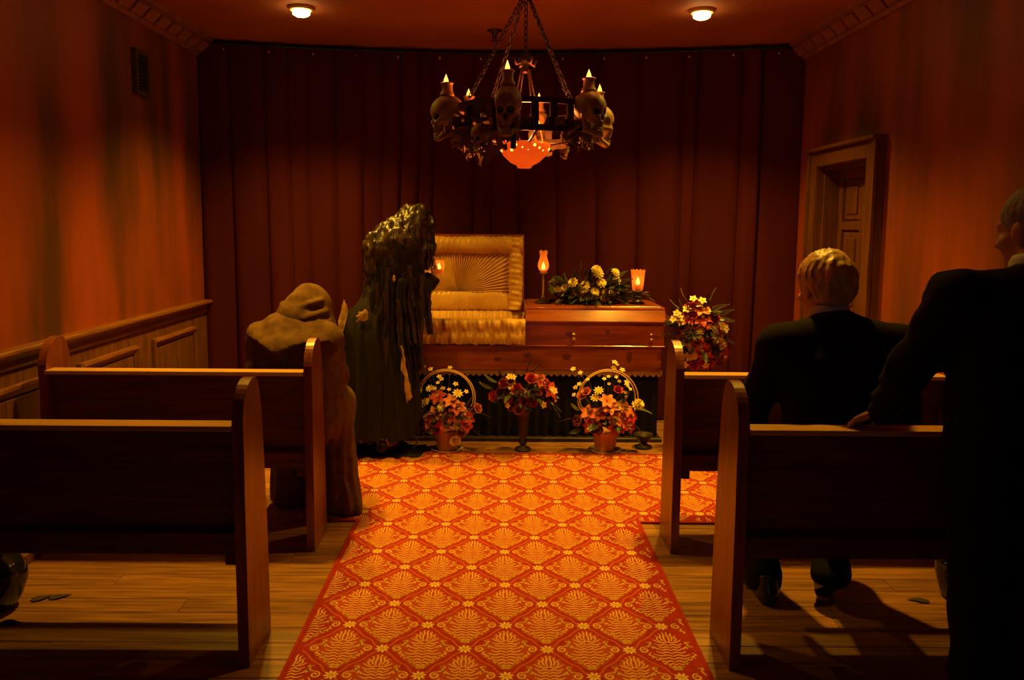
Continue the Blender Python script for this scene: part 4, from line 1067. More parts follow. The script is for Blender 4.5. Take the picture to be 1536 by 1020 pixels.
# tattered gauze and small hanging skulls
def gauze(a0, a1, zt_, drop, seed, rr=0.31):
    rg = np.random.default_rng(seed); n, m_ = 22, 9; G_ = np.zeros((m_, n, 3)); A = np.linspace(a0, a1, n)
    rag = np.convolve(rg.uniform(0.35, 1.0, n + 4), np.ones(3)/3, 'same')[2:-2]
    for j in range(m_):
        u_ = j / (m_ - 1)
        r_ = rr + 0.02*np.sin(A*14 + seed + 2*u_) + 0.02*np.sin(A*31 + 3*u_) - 0.05*u_
        G_[j, :, 0] = r_*np.sin(A); G_[j, :, 1] = -r_*np.cos(A)
        G_[j, :, 2] = zt_ + z0 - drop*u_*rag*np.sin(PI*np.linspace(0.12, 0.88, n))
    mb = MB(); v = G_.reshape(-1, 3)
    f = [(i*n+k, i*n+k+1, (i+1)*n+k+1, (i+1)*n+k) for i in range(m_-1) for k in range(n-1) if rg.random() > 0.16 * (i / m_) * 2]
    mb.add(v, f); return mb
for (a0, a1, zt_, dr, sd) in ((-1.25, -0.35, 1.99, 0.20, 3), (-0.55, 0.15, 1.93, 0.10, 5), (-1.5, -0.9, 1.95, 0.16, 6), (0.25, 1.0, 1.93, 0.12, 8), (0.9, 1.6, 1.92, 0.14, 9), (2.2, 3.6, 1.90, 0.12, 11), (-0.95, -0.2, 1.90, 0.17, 15), (-1.35, -0.6, 1.90, 0.20, 16), (0.5, 1.25, 1.90, 0.10, 17), (-2.6, -1.6, 1.93, 0.14, 12)):
    gauze(a0, a1, zt_, dr, sd).obj('tattered_gauze', M['gauze'], CH, True, recalc=False)
for (a, z_, sc) in ((0.86, 1.855, 0.42), (-0.62, 1.86, 0.62), (-1.15, 1.87, 0.40), (2.5, 1.86, 0.42), (-2.3, 1.86, 0.42)):
    link('small_skull', SK, CH, (0.325*math.sin(a), -0.325*math.cos(a), z_ + z0), (0, 0.25, math.atan2(-math.cos(a), math.sin(a))), sc)
for (a, z_, ln) in ((-1.0, 1.86, 0.10), (-0.85, 1.85, 0.13), (-1.2, 1.84, 0.08), (1.15, 1.86, 0.09), (0.7, 1.85, 0.08), (-0.3, 1.86, 0.09), (1.4, 1.87, 0.10)):
    p = Vector((0.30*math.sin(a), -0.30*math.cos(a), z_ + z0 + 0.05))
    MB().tube([p, p + Vector((0.012, 0, -ln*0.4)), p + Vector((-0.008, 0, -ln*0.75)), p + Vector((0.006, 0.004, -ln))], [0.004, 0.003, 0.004, 0.001], 6).obj('hanging_bone', M['gauze'], CH, True)
MB().box(-0.011, 0.011, -0.004, 0.004, 1.80 + z0, 1.88 + z0, 0.003).obj('iron_drop', M['iron'], CH, loc=(-0.055, -0.31, 0))

# ================================================================== CEILING FITTINGS
for x, y_, watts, cone, nm in ((-1.20, 4.75, FRONT_W, 116, 'recessed ceiling lamp glowing at the left above the curtain'), (1.20, 4.75, FRONT_W, 116, 'recessed ceiling lamp glowing at the right above the curtain'),
                       (-1.1, 3.50, MID_W, 110, 'recessed ceiling lamp above the left pews, beyond the top of the picture'), (1.05, 3.50, MID_W, 110, 'recessed ceiling lamp above the right pews, beyond the top of the picture')):
    dl = empty('ceiling_lamp', (x, y_, CEIL), label=nm, cat='ceiling lamp', group='recessed ceiling lamps')
    MB().lathe([(0.046, -0.0005), (0.078, -0.0005), (0.079, -0.006), (0.068, -0.018), (0.054, -0.022), (0.046, -0.014), (0.046, -0.0005)], 32).obj('trim_ring', M['trim'], dl, True)
    MB().lathe([(0.046, -0.004), (0.052, -0.026), (0.050, -0.042), (0.034, -0.052), (0.0, -0.055)], 28).obj('bulb', M['bulb'], dl, True)
    l = bpy.data.lights.new('downlight', 'SPOT'); l.energy = watts; l.color = WARM; l.spot_size = math.radians(cone); l.spot_blend = 1.0; l.shadow_soft_size = 0.045
    o = bpy.data.objects.new('downlight', l); COL.objects.link(o); o.location = (x, y_, CEIL - 0.062)
sp = empty('ceiling_sprinkler', (-0.045, 5.26, CEIL), label='small dark sprinkler head on the ceiling behind the chandelier chains', cat='sprinkler')
MB().lathe([(0, 0), (0.05, -0.0005), (0.052, -0.004), (0.025, -0.016), (0.016, -0.03), (0.012, -0.055), (0, -0.06)], 20).obj('sprinkler_body', M['iron'], sp, True)
MB().lathe([(0, -0.072), (0.022, -0.070), (0.022, -0.067), (0, -0.065)], 16).tube([(0.010, 0, -0.05), (0.014, 0, -0.06), (0.008, 0, -0.068)], 0.002, 5).tube([(-0.010, 0, -0.05), (-0.014, 0, -0.06), (-0.008, 0, -0.068)], 0.002, 5).obj('deflector', M['iron'], sp, True)

# wall vent
vt = empty('wall_vent', (-XW, 4.62, 2.325), label='small louvred metal vent high on the left wall', cat='vent')
MB().box(0.0005, 0.012, -0.10, 0.10, -0.145, 0.145, 0.002).obj('vent_plate', M['jar'], vt)
for a in ((-0.105, -0.075, -0.15, 0.15), (0.075, 0.105, -0.15, 0.15)): MB().box(0.0005, 0.03, a[0], a[1], a[2], a[3], 0.004).obj('vent_frame', M['vent'], vt)
for a in ((-0.15, -0.12), (0.12, 0.15)): MB().box(0.0005, 0.03, -0.075, 0.075, a[0], a[1], 0.004).obj('vent_frame', M['vent'], vt)
lv = MB().prism([(0.012, 0.008), (0.014, 0.010), (0.028, -0.006), (0.026, -0.008)], 'y', -0.075, 0.075).mesh('louvre', M['vent'])
for k in range(10): link('louvre', lv, vt, (0, 0, -0.104 + k*0.023))

vt.scale = (1, 0.82, 0.86)
# ================================================================== JARS ON THE FLOOR
jr = empty('glazed_jar', (-1.885, 2.76, 0), label='round glossy black jar on the floor at the far left', cat='jar')
MB().lathe([(0, 0.001), (0.055, 0.001), (0.06, 0.008), (0.085, 0.05), (0.104, 0.11), (0.100, 0.16), (0.078, 0.195), (0.05, 0.21), (0.046, 0.222), (0.052, 0.232), (0.046, 0.234), (0.038, 0.22), (0.0, 0.20)], 36).obj('jar_body', M['jar'], jr, True)
gp = empty('plant_pot', (1.81, 2.90, 0), label='dark green glazed pot with sprigs on the floor by the right wall', cat='plant pot')
MB().lathe([(0, 0.001), (0.045, 0.001), (0.05, 0.008), (0.062, 0.05), (0.078, 0.11), (0.082, 0.145), (0.088, 0.152), (0.086, 0.16), (0.074, 0.155), (0.0, 0.14)], 30).obj('pot_body', M['gpot'], gp, True)
for k in range(16):
    a = k*0.7; link('leaf', FL['pale_leaf' if k % 3 == 0 else 'leaf'], gp, (0.04*math.cos(a), 0.04*math.sin(a), 0.148), aimx((math.cos(a), math.sin(a), 0.35)), 0.75)
dm = MB().grid(np.array([[(0, 0, 0.004), (0.02, 0.012, 0.006), (0.05, 0.01, 0.004)], [(0.005, -0.012, 0.008), (0.03, -0.004, 0.012), (0.075, 0.012, 0.003)], [(0.012, -0.022, 0.003), (0.035, -0.02, 0.006), (0.055, -0.006, 0.005)]])).mesh('fallen_leaf', M['dead'], True)
for (x, y_, rz, lb_) in ((-1.80, 2.82, 0.4, 'curled dead leaf on the boards behind the black jar'), (-1.74, 2.84, 0.2, 'long dead leaf on the boards right of the black jar'),
                        (-1.80, 2.66, -0.3, 'dead leaf on the boards in front of the black jar'), (1.68, 2.84, 2.6, 'dead leaf on the boards left of the green pot'), (1.73, 2.77, 0.5, 'dead leaf on the boards in front of the green pot')):
    tag(link('fallen_leaf', dm, None, (x, y_, 0.0), (0, 0, rz), 1.1), lb_, 'leaf', 'dead leaves on the floor')

# ================================================================== PEOPLE
def rotm(yaw, pitch=0, roll=0):
    """head frame: local x right, y to the face, z up"""
    return np.array(Matrix.Rotation(yaw, 3, 'Z') @ Matrix.Rotation(pitch, 3, 'X') @ Matrix.Rotation(roll, 3, 'Y'))
def add_head(Fd, c, Rm, s=1.0):
    c = np.array(c); tr = lambda p: c + Rm @ (np.array(p) * s)
    E = lambda p, r_, k=0.015: Fd.ell(tr(p), np.array(r_) * s, Rm, k=k)
    E((0, -0.015, 0.030), (0.076, 0.096, 0.088)); E((0, 0.030, -0.050), (0.056, 0.062, 0.066), 0.03); E((0, 0.066, -0.088), (0.030, 0.026, 0.024), 0.02)
    E((0, 0.07, 0.022), (0.055, 0.020, 0.014), 0.02)
    Fd.cap(tr((0, 0.086, 0.005)), tr((0, 0.108, -0.030)), 0.009*s, 0.013*s, k=0.008)
    for sg in (-1, 1):
        E((sg*0.078, -0.006, -0.015), (0.011, 0.026, 0.034), 0.006)
        Fd.cut(tr((sg*0.031, 0.098, 0.002)), np.array((0.018, 0.014, 0.011))*s, Rm, k=0.008)
        E((sg*0.031, 0.080, 0.001), (0.012, 0.011, 0.009), 0.003)
        E((sg*0.042, 0.060, -0.030), (0.022, 0.022, 0.02), 0.02)
    E((0, 0.086, -0.058), (0.024, 0.010, 0.008), 0.006); E((0, 0.083, -0.069), (0.021, 0.010, 0.008), 0.005)
    return tr
def add_hand(Fd, wrist, dirn, normal, size=1.0, curl=0.5, side=1):
    """palm and five fingers; normal points out of the back of the hand"""
    d_ = Vector(dirn).normalized(); n_ = Vector(normal); n_ = (n_ - d_ * n_.dot(d_)).normalized(); s_ = d_.cross(n_) * side
    w_ = Vector(wrist)
    for o_ in (-0.024, -0.008, 0.008, 0.024):
        Fd.cap(w_ + s_*o_*0.6*size, w_ + (d_*0.085 + s_*o_)*size, 0.013*size, 0.011*size, k=0.012)
    for o_, ln in ((-0.030, 0.062), (-0.010, 0.080), (0.010, 0.086), (0.030, 0.076)):
        p = w_ + (d_*0.088 + s_*o_)*size; a = 0
        for seg in (0.45, 0.32, 0.23):
            a += curl * (0.6 if seg == 0.45 else 1.0); q = p + (d_*math.cos(a) - n_*math.sin(a)) * ln*seg*size
            Fd.cap(p, q, 0.0088*size, 0.0080*size, k=0.003); p = q
    p = w_ + (d_*0.025 + s_*0.030)*size; q = p + (d_*0.035 + s_*0.028 - n_*0.008)*size; t_ = q + (d_*0.030 + s_*0.006 - n_*0.014)*size
    Fd.cap(p, q, 0.0125*size, 0.0105*size, k=0.008); Fd.cap(q, t_, 0.0100*size, 0.0085*size, k=0.004)
def bounds(ps, m): ps = np.array([list(p) for p in ps]); return ps.min(0) - m, ps.max(0) + m

def build_body(J, Rm, name, head_s=1.0, h=0.0085, hands=True):
    lo, hi = bounds([p for k, p in J.items() if not k.endswith('_d') and not k.endswith('_n')], 0.17)
    Fd = Field(lo, hi, h)
    V_ = lambda k: np.array(J[k], float)
    Fd.cap(V_('pelvis') + (0, 0, 0.0), V_('waist'), 0.105, 0.095, k=0.05); Fd.cap(V_('waist'), V_('chest'), 0.095, 0.105, k=0.06)
    for s in 'LR':
        Fd.cap(V_('chest') * 0.6 + V_('sh' + s) * 0.4, V_('sh' + s), 0.070, 0.050, k=0.04)
        Fd.cap(V_('sh' + s), V_('el' + s), 0.050, 0.039, k=0.03); Fd.cap(V_('el' + s), V_('wr' + s), 0.039, 0.026, k=0.02)
        Fd.cap(V_('pelvis')*0.5 + V_('hip' + s)*0.5, V_('hip' + s), 0.10, 0.085, k=0.05)
        Fd.cap(V_('hip' + s), V_('kn' + s), 0.080, 0.054, k=0.03); Fd.cap(V_('kn' + s), V_('an' + s), 0.052, 0.036, k=0.02)
        Fd.cap(V_('an' + s), V_('to' + s), 0.036, 0.026, k=0.02)
        add_hand(Fd, V_('wr' + s), J['hand' + s + '_d'], J['hand' + s + '_n'], 0.95, J.get('curl' + s + '_d', (0.45,))[0], 1 if s == 'L' else -1)
    Fd.cap(V_('chest'), V_('neck'), 0.075, 0.056, k=0.04); Fd.cap(V_('neck'), V_('head') + Rm @ np.array((0, -0.015, -0.03)), 0.056, 0.054, k=0.02)
    tr = add_head(Fd, V_('head'), Rm, head_s)
    return Fd.mesh(name, M['skin']), tr

def shoe_mesh():
    Fs = Field((-0.07, -0.12, -0.02), (0.07, 0.25, 0.16), 0.0075)
    Fs.cap((0, -0.03, 0.040), (0, 0.14, 0.034), 0.042, 0.040, k=0.02); Fs.cap((0, 0.10, 0.028), (0, 0.185, 0.026), 0.042, 0.032, k=0.02)
    Fs.ell((0, -0.045, 0.04), (0.036, 0.042, 0.045), k=0.02); Fs.cap((0, -0.035, 0.05), (0, -0.03, 0.10), 0.038, 0.042, k=0.02)
    Fs.half(lambda X, Y, Z: -Z); Fs.half(lambda X, Y, Z: Z - 0.115)
    return Fs.mesh('shoe', M['shoe'])
SHOE = shoe_mesh()

# ---- blond man seated on the lower right pew
o0 = Vector((1.195, 2.585, 0))
J = dict(pelvis=(0, 0.06, 0.52), waist=(0, 0.045, 0.70), chest=(0.0, 0.07, 0.92), neck=(-0.02, 0.125, 1.115), head=(-0.028, 0.165, 1.238),
         shL=(-0.20, 0.07, 1.04), elL=(-0.275, 0.17, 0.76), wrL=(-0.17, 0.37, 0.62), handL_d=(0.5, 0.8, -0.1), handL_n=(0, 0, 1),
         shR=(0.20, 0.07, 1.04), elR=(0.285, 0.17, 0.76), wrR=(0.17, 0.37, 0.62), handR_d=(-0.5, 0.8, -0.1), handR_n=(0, 0, 1),
         hipL=(-0.10, 0.08, 0.51), knL=(-0.16, 0.48, 0.50), anL=(-0.15, 0.30, 0.09), toL=(-0.16, 0.46, 0.035),
         hipR=(0.10, 0.08, 0.51), knR=(0.15, 0.47, 0.50), anR=(0.085, 0.235, 0.15), toR=(0.115, 0.345, 0.035))
Rm = rotm(math.radians(18), math.radians(-12))
me, tr = build_body(J, Rm, 'person')
pb = link('person', me, None, o0); tag(pb, 'blond man in a dark suit seated on the lower right pew, back to us', 'person')
A_ = lambda k: np.array(J[k], float)
Fj = Field((-0.42, -0.16, 0.40), (0.42, 0.56, 1.18), 0.010)
Fj.cap(A_('pelvis') + (0, -0.01, -0.03), A_('waist'), 0.165, 0.160, k=0.06); Fj.cap((-0.05, 0.05, 0.72), (-0.08, 0.065, 0.94), 0.140, 0.130, k=0.06); Fj.cap((0.05, 0.05, 0.72), (0.08, 0.065, 0.94), 0.140, 0.130, k=0.06)
for s, sg in (('L', -1), ('R', 1)):
    Fj.cap((-0.01, 0.09, 1.085), A_('sh' + s) + (sg*0.015, 0, 0.0), 0.072, 0.070, k=0.05); Fj.cap(A_('sh' + s) + (sg*0.012, 0, -0.005), A_('el' + s), 0.072, 0.060, k=0.03); Fj.cap(A_('el' + s), A_('wr' + s), 0.060, 0.045, k=0.02)
Fj.cap((-0.01, 0.09, 1.05), (-0.018, 0.115, 1.094), 0.082, 0.070, k=0.03)
Fj.disp(lambda X, Y, Z: 0.0035*np.sin(Z*34 + 6*np.abs(X) + 2*np.sin(X*9)) * (np.abs(X) > 0.17) + 0.002*np.sin(X*30)*np.sin(Z*11))
link('suit_jacket', Fj.mesh('suit_jacket', M['suit']), pb)
Ft = Field((-0.32, -0.14, 0.02), (0.32, 0.66, 0.66), 0.010)
Ft.cap((-0.06, 0.07, 0.53), (0.06, 0.07, 0.53), 0.125, k=0.04)
for s in 'LR':
    Ft.cap(A_('hip' + s), A_('kn' + s), 0.105, 0.080, k=0.03); Ft.cap(A_('kn' + s), A_('an' + s) + (0, 0.0, -0.03), 0.078, 0.070, k=0.03)
Ft.disp(lambda X, Y, Z: 0.004*np.sin(Z*45 + Y*22)); Ft.half(lambda X, Y, Z: np.where(X < 0, 0.045, 0.095) - Z)
link('trousers', Ft.mesh('trousers', M['trouser']), pb)
link('shoe', SHOE, pb, (-0.15, 0.30, 0.001), (0, 0, 0.05)); link('shoe', SHOE, pb, (0.085, 0.225, 0.085), (math.radians(-34), 0, math.radians(-14)))
nk = A_('neck')
MB().lathe([(0.066, -0.035), (0.072, -0.03), (0.070, 0.012), (0.064, 0.026), (0.061, 0.024), (0.062, -0.03)], 32).obj('shirt_collar', M['shirt'], pb, True, tuple(nk + (0, 0.004, 0.028)), (math.radians(-16), 0, 0))
def hair_mesh(J, Rm, m_, length=0.0, amp=0.004, cut_face=True, s=1.0, thick=0.016, name='hair'):
    c = A_hd = np.array(J['head'], float)
    Fh = Field(c - 0.19, c + 0.19, 0.0065)
    tr = lambda p: c + Rm @ (np.array(p) * s)
    Fh.ell(tr((0, -0.018, 0.034)), (np.array((0.076, 0.096, 0.088)) + thick) * s, Rm, k=0.01)
    Fh.ell(tr((0, -0.045, -0.01 - length)), (np.array((0.066, 0.062, 0.075)) + thick) * s, Rm, k=0.03)
    if cut_face:
        Fh.cut(tr((0, 0.105, -0.055)), np.array((0.105, 0.095, 0.105)) * s, Rm, k=0.012)
        for sg in (-1, 1): Fh.cut(tr((sg*0.095, 0.012, -0.045)), np.array((0.035, 0.040, 0.055)) * s, Rm, k=0.008)
    def dsp(X, Y, Z):
        q = np.stack([X - c[0], Y - c[1], Z - c[2]], -1) @ Rm
        th = np.arctan2(q[..., 0], -(q[..., 1] - 0.01)); zz = q[..., 2]
        return amp * (np.sin(th*23 + 3*np.sin(zz*40)) + 0.7*np.sin(th*41 + 5*np.sin(zz*25 + th)) + 2.2*vnoise(q[..., 0], q[..., 1], zz*0.35, 70, 3) + 0.4*np.sin(q[..., 0]*150))
    Fh.disp(dsp)
    return Fh.mesh(name, m_)
link('hair', hair_mesh(J, Rm, M['blond'], -0.008, 0.0022, thick=0.013), pb)

# ---- older man standing, hand on the pew
o1 = Vector((1.44, 2.09, 0))
J = dict(pelvis=(-0.03, -0.04, 0.80), waist=(-0.01, -0.03, 0.96), chest=(0.01, 0.0, 1.16), neck=(0.055, 0.04, 1.325), head=(0.070, 0.085, 1.45),
         shL=(-0.185, 0.0, 1.265), elL=(-0.250, 0.12, 1.02), wrL=(-0.235, 0.265, 0.885), handL_d=(-0.45, 0.55, -0.45), handL_n=(-0.2, 0.45, 0.9), curlL_d=(0.5,),
         shR=(0.20, 0.0, 1.25), elR=(0.25, -0.03, 0.98), wrR=(0.24, 0.06, 0.76), handR_d=(0, 0.1, -1), handR_n=(1, 0, 0),
         hipL=(-0.10, -0.04, 0.78), knL=(-0.09, -0.05, 0.43), anL=(-0.09, -0.08, 0.08), toL=(-0.12, 0.08, 0.03),
         hipR=(0.07, -0.04, 0.78), knR=(0.03, -0.13, 0.43), anR=(0.02, -0.18, 0.08), toR=(0.05, -0.02, 0.03))
Rm = rotm(math.radians(22), math.radians(-10))
me, tr = build_body(J, Rm, 'person')
pc = link('person', me, None, o1); tag(pc, 'grey-haired man in a dark suit standing at the right edge, hand on the pew', 'person')
Fj = Field((-0.46, -0.26, 0.58), (0.42, 0.42, 1.42), 0.010)
for dx in (-0.07, 0.07):
    Fj.cap((dx - 0.02, -0.04, 0.72), (dx, -0.03, 0.96), 0.135, 0.118, k=0.06); Fj.cap((dx, -0.03, 0.96), (dx + 0.01, 0.0, 1.18), 0.118, 0.130, k=0.06)
Fj.cap((0.04, 0.02, 1.285), A_('shL') + (-0.012, 0, 0), 0.066, 0.066, k=0.05); Fj.cap((0.04, 0.02, 1.285), A_('shR') + (0.012, 0, 0), 0.066, 0.066, k=0.05)
for s in 'LR':
    Fj.cap(A_('sh' + s), A_('el' + s), 0.072, 0.058, k=0.03); Fj.cap(A_('el' + s), A_('wr' + s), 0.058, 0.046, k=0.02)
Fj.cap((0.04, 0.03, 1.265), (0.048, 0.038, 1.290), 0.076, 0.070, k=0.03)
Fj.disp(lambda X, Y, Z: (0.0035*np.sin((Z*0.8 - X*0.6)*75 + 2*np.sin(Y*20)) + 0.007*vnoise(X, Y, Z, 34, 9)) * np.clip((-X - 0.15)*12, 0, 1) + 0.002*np.sin(Z*25 + X*12))
Fj.half(lambda X, Y, Z: 0.64 - Z)
link('suit_jacket', Fj.mesh('suit_jacket', M['suit']), pc)
Ft = Field((-0.30, -0.32, 0.03), (0.26, 0.16, 0.94), 0.010)
Ft.cap((-0.08, -0.04, 0.80), (0.05, -0.04, 0.80), 0.125, k=0.04)
for s in 'LR':
    Ft.cap(A_('hip' + s), A_('kn' + s), 0.100, 0.080, k=0.03); Ft.cap(A_('kn' + s), A_('an' + s) + (0, 0, 0.0), 0.080, 0.078, k=0.03)
Ft.disp(lambda X, Y, Z: 0.004*np.sin(Z*40 + X*22)); Ft.half(lambda X, Y, Z: 0.06 - Z)
link('trousers', Ft.mesh('trousers', M['trouser']), pc)
link('shoe', SHOE, pc, (-0.09, -0.08, 0.001), (0, 0, 0.2)); link('shoe', SHOE, pc, (0.02, -0.18, 0.001), (0, 0, -0.15))
MB().lathe([(0.066, -0.03), (0.073, -0.025), (0.070, 0.014), (0.064, 0.028), (0.061, 0.026), (0.062, -0.025)], 32).obj('shirt_collar', M['shirt'], pc, True, tuple(A_('neck') + (0.004, 0.004, 0.020)), (math.radians(-12), math.radians(6), 0))
link('hair', hair_mesh(J, Rm, M['grey'], 0.0, 0.0012, thick=0.006), pc)

# ---- hooded figure in a brown robe on the left pew
o2 = Vector((-0.985, 3.43, 0))
J = dict(pelvis=(0.02, 0.12, 0.52), waist=(0.0, 0.14, 0.68), chest=(0.0, 0.19, 0.85), neck=(0.035, 0.27, 0.97), head=(0.055, 0.325, 1.03),
         shL=(-0.14, 0.20, 0.90), elL=(-0.16, 0.36, 0.70), wrL=(-0.08, 0.50, 0.64), handL_d=(0.8, 0.5, 0.1), handL_n=(0, 0, 1),
         shR=(0.14, 0.21, 0.90), elR=(0.15, 0.37, 0.70), wrR=(0.08, 0.52, 0.64), handR_d=(-0.8, 0.5, 0.1), handR_n=(0, 0, 1),
         hipL=(-0.07, 0.14, 0.52), knL=(-0.10, 0.48, 0.52), anL=(-0.08, 0.46, 0.09), toL=(-0.08, 0.58, 0.035),
         hipR=(0.10, 0.15, 0.52), knR=(0.13, 0.48, 0.52), anR=(0.13, 0.46, 0.09), toR=(0.15, 0.58, 0.035))
Rm = rotm(math.radians(-12), math.radians(-48))
me, tr = build_body(J, Rm, 'person', h=0.010)
pd = link('person', me, None, o2); tag(pd, 'hooded person in a brown monk robe bowed on the left pew', 'person')
Fr = Field((-0.40, -0.10, 0.0), (0.46, 0.74, 1.06), 0.011)
Fr.ell((-0.01, 0.16, 0.70), (0.215, 0.15, 0.29), k=0.05)
for s in 'LR':
    Fr.cap(A_('sh' + s), A_('el' + s), 0.080, 0.080, k=0.06); Fr.cap(A_('el' + s), A_('wr' + s), 0.080, 0.065, k=0.03)
    Fr.cap(A_('hip' + s), A_('kn' + s), 0.12, 0.10, k=0.06); Fr.cap(A_('kn' + s), A_('an' + s) + (0, 0, -0.06), 0.10, 0.12, k=0.05)
Fr.cap((0.15, 0.20, 0.66), (0.185, 0.29, 0.42), 0.075, 0.070, k=0.06); Fr.cap((0.185, 0.29, 0.45), (0.20, 0.31, 0.04), 0.065, 0.080, k=0.05)
Fr.cap((0.20, 0.30, 0.12), (0.275, 0.27, 0.02), 0.06, 0.025, k=0.06)
def robef(X, Y, Z):
    th = np.arctan2(Y - 0.34, X - 0.08)
    return np.clip(0.70 - Z, 0, 0.6) * 0.014 * np.sin(th*24 + 4*Z) + 0.008*vnoise(X, Y, Z*0.6, 18, 3)
Fr.disp(robef); Fr.half(lambda X, Y, Z: 0.012 - Z)
link('robe', Fr.mesh('robe', M['monk']), pd)
# shoulder cape with its own hem, and the hood
Fc = Field((-0.36, -0.10, 0.60), (0.38, 0.56, 1.12), 0.008)
Fc.ell((0.0, 0.165, 0.865), (0.240, 0.175, 0.115), k=0.06); Fc.cap((-0.13, 0.17, 0.905), (0.14, 0.19, 0.905), 0.088, k=0.05)
Fc.cap((-0.02, 0.19, 0.94), (0.04, 0.22, 0.98), 0.105, 0.095, k=0.06); Fc.cap((0.15, 0.19, 0.88), (0.195, 0.22, 0.80), 0.075, 0.065, k=0.05)
Fc.half(lambda X, Y, Z: 0.862 + 0.42*np.clip(np.abs(X + 0.015), 0, 0.20) - 0.55*np.clip(X - 0.10, 0, 1) + 0.006*np.sin(X*40) + 0.10*np.clip(Y - 0.12, 0, 1) - Z)
Fc.disp(lambda X, Y, Z: 0.0035*np.sin((X*0.7 + Z)*60 + 2*np.sin(X*9)) * np.clip(np.abs(X)*6, 0, 1) + 0.002*vnoise(X, Y, Z, 22, 5))
link('shoulder_cape', Fc.mesh('shoulder_cape', M['monk']), pd)
Fh = Field((-0.20, 0.02, 0.78), (0.34, 0.62, 1.24), 0.0075)
Fh.cap((0.055, 0.285, 1.075), (0.02, 0.215, 1.00), 0.082, 0.104, k=0.04); Fh.cap((0.055, 0.33, 1.06), (0.075, 0.36, 0.98), 0.088, 0.085, k=0.05)
Fh.cap((0.050, 0.245, 1.140), (0.04, 0.22, 1.09), 0.018, 0.05, k=0.05); Fh.cap((0.10, 0.28, 1.04), (0.165, 0.25, 0.90), 0.066, 0.050, k=0.05)
# folds of the cowl lying in curved ridges
for rr_, zz_, tk in ((0.092, 1.085, 0.013), (0.112, 1.030, 0.017), (0.124, 0.982, 0.018)):
    ps = [(0.035 + rr_*math.cos(q_), 0.235 + rr_*math.sin(q_)*0.95, zz_ - 0.03*math.sin(-q_)*(1 - math.cos(q_))) for q_ in np.linspace(-2.9, 0.3, 9)]
    for p_, q_ in zip(ps[:-1], ps[1:]): Fh.cap(p_, q_, tk, tk, k=0.009, m=0.05)
Fh.cut((0.085, 0.455, 1.0), (0.085, 0.13, 0.13), rotm(-0.2, -0.5), k=0.01)
Fh.disp(lambda X, Y, Z: 0.0015*vnoise(X, Y, Z, 26, 8))
Fh.half(lambda X, Y, Z: 0.885 + 0.28*np.clip(0.12 - X, 0, 0.3) - Z)
link('hood', Fh.mesh('hood', M['monk']), pd)
link('shoe', SHOE, pd, (-0.08, 0.46, 0.001)); link('shoe', SHOE, pd, (0.13, 0.46, 0.001), (0, 0, -0.1))

# ---- veiled woman bending over the coffin
o3 = Vector((-0.765, 4.79, 0))
J = dict(pelvis=(0.02, 0.0, 0.85), waist=(0.055, 0.01, 1.0), chest=(0.09, 0.05, 1.20), neck=(0.20, 0.10, 1.34), head=(0.25, 0.13, 1.415),
         shL=(0.0, 0.14, 1.30), elL=(0.12, 0.22, 1.08), wrL=(0.22, 0.27, 1.05), handL_d=(0.6, 0.2, 0.5), handL_n=(0, -1, 0.3),
         shR=(0.17, -0.06, 1.26), elR=(0.24, 0.02, 1.00), wrR=(0.335, 0.13, 1.105), handR_d=(0.25, 0.15, 0.9), handR_n=(0.9, -0.2, -0.2), curlR_d=(0.8,),
         hipL=(-0.06, 0.04, 0.83), knL=(-0.10, 0.05, 0.46), anL=(-0.14, 0.02, 0.08), toL=(-0.05, 0.13, 0.03),
         hipR=(0.09, -0.03, 0.83), knR=(0.07, -0.03, 0.46), anR=(0.05, -0.05, 0.08), toR=(0.13, 0.06, 0.03))
Rm = rotm(math.radians(-62), math.radians(-42))
me, tr = build_body(J, Rm, 'person', h=0.010)
pe = link('person', me, None, o3); tag(pe, 'veiled woman in a tattered black dress bending over the open coffin', 'person')
def ragged_loft(rings, n, folds, amp, seed, ragged=0.03, top_open=True):
    """rings: (z, cx, cy, rx, ry)"""
    rg = np.random.default_rng(seed); Q = np.linspace(0, 2*PI, n, endpoint=False); G_ = np.zeros((len(rings), n, 3))
    rag = rg.uniform(-1, 1, n); rag = (rag + np.roll(rag, 1)) / 2
    ph = rg.uniform(0, 6, 4)
    for j, (z, cx_, cy_, rx, ry) in enumerate(rings):
        u_ = 1 - j / (len(rings) - 1)
        fd = 1 + amp * u_ * (np.sin(Q*folds + ph[0] + u_*0.8) + 0.6*np.sin(Q*(folds*1.7//1) + ph[1]) + 0.5*np.sin(Q*5 + ph[2])) / 2
        G_[j, :, 0] = cx_ + rx*np.cos(Q)*fd; G_[j, :, 1] = cy_ + ry*np.sin(Q)*fd; G_[j, :, 2] = z + (ragged*rag*(j == 0) + ragged*0.4*rag*(j == 1))
    return MB().grid(G_, closed_u=True)
s_ = 4.70/1150
skirt = [(0.125, -0.005, 0, 0.275, 0.22), (0.22, -0.005, 0, 0.272, 0.215), (0.40, 0.0, 0, 0.26, 0.21), (0.60, 0.0, 0, 0.243, 0.20), (0.76, -0.01, 0, 0.222, 0.185), (0.88, -0.01, 0.0, 0.20, 0.165), (0.96, 0.03, 0.0, 0.155, 0.140), (1.03, 0.055, 0.01, 0.14, 0.13)]
ragged_loft(skirt, 168, 15, 0.15, 4, 0.05).obj('skirt', M['dress'], pe, True, recalc=False)
ragged_loft([(0.14, 0.01, 0, 0.25, 0.215), (0.4, 0.01, 0, 0.235, 0.20), (0.7, 0, 0, 0.215, 0.17), (0.95, 0, 0, 0.14, 0.12)], 80, 13, 0.07, 9, 0.03).obj('petticoat', M['dress'], pe, True, recalc=False)
Fb = Field((-0.34, -0.26, 0.86), (0.44, 0.42, 1.46), 0.010)
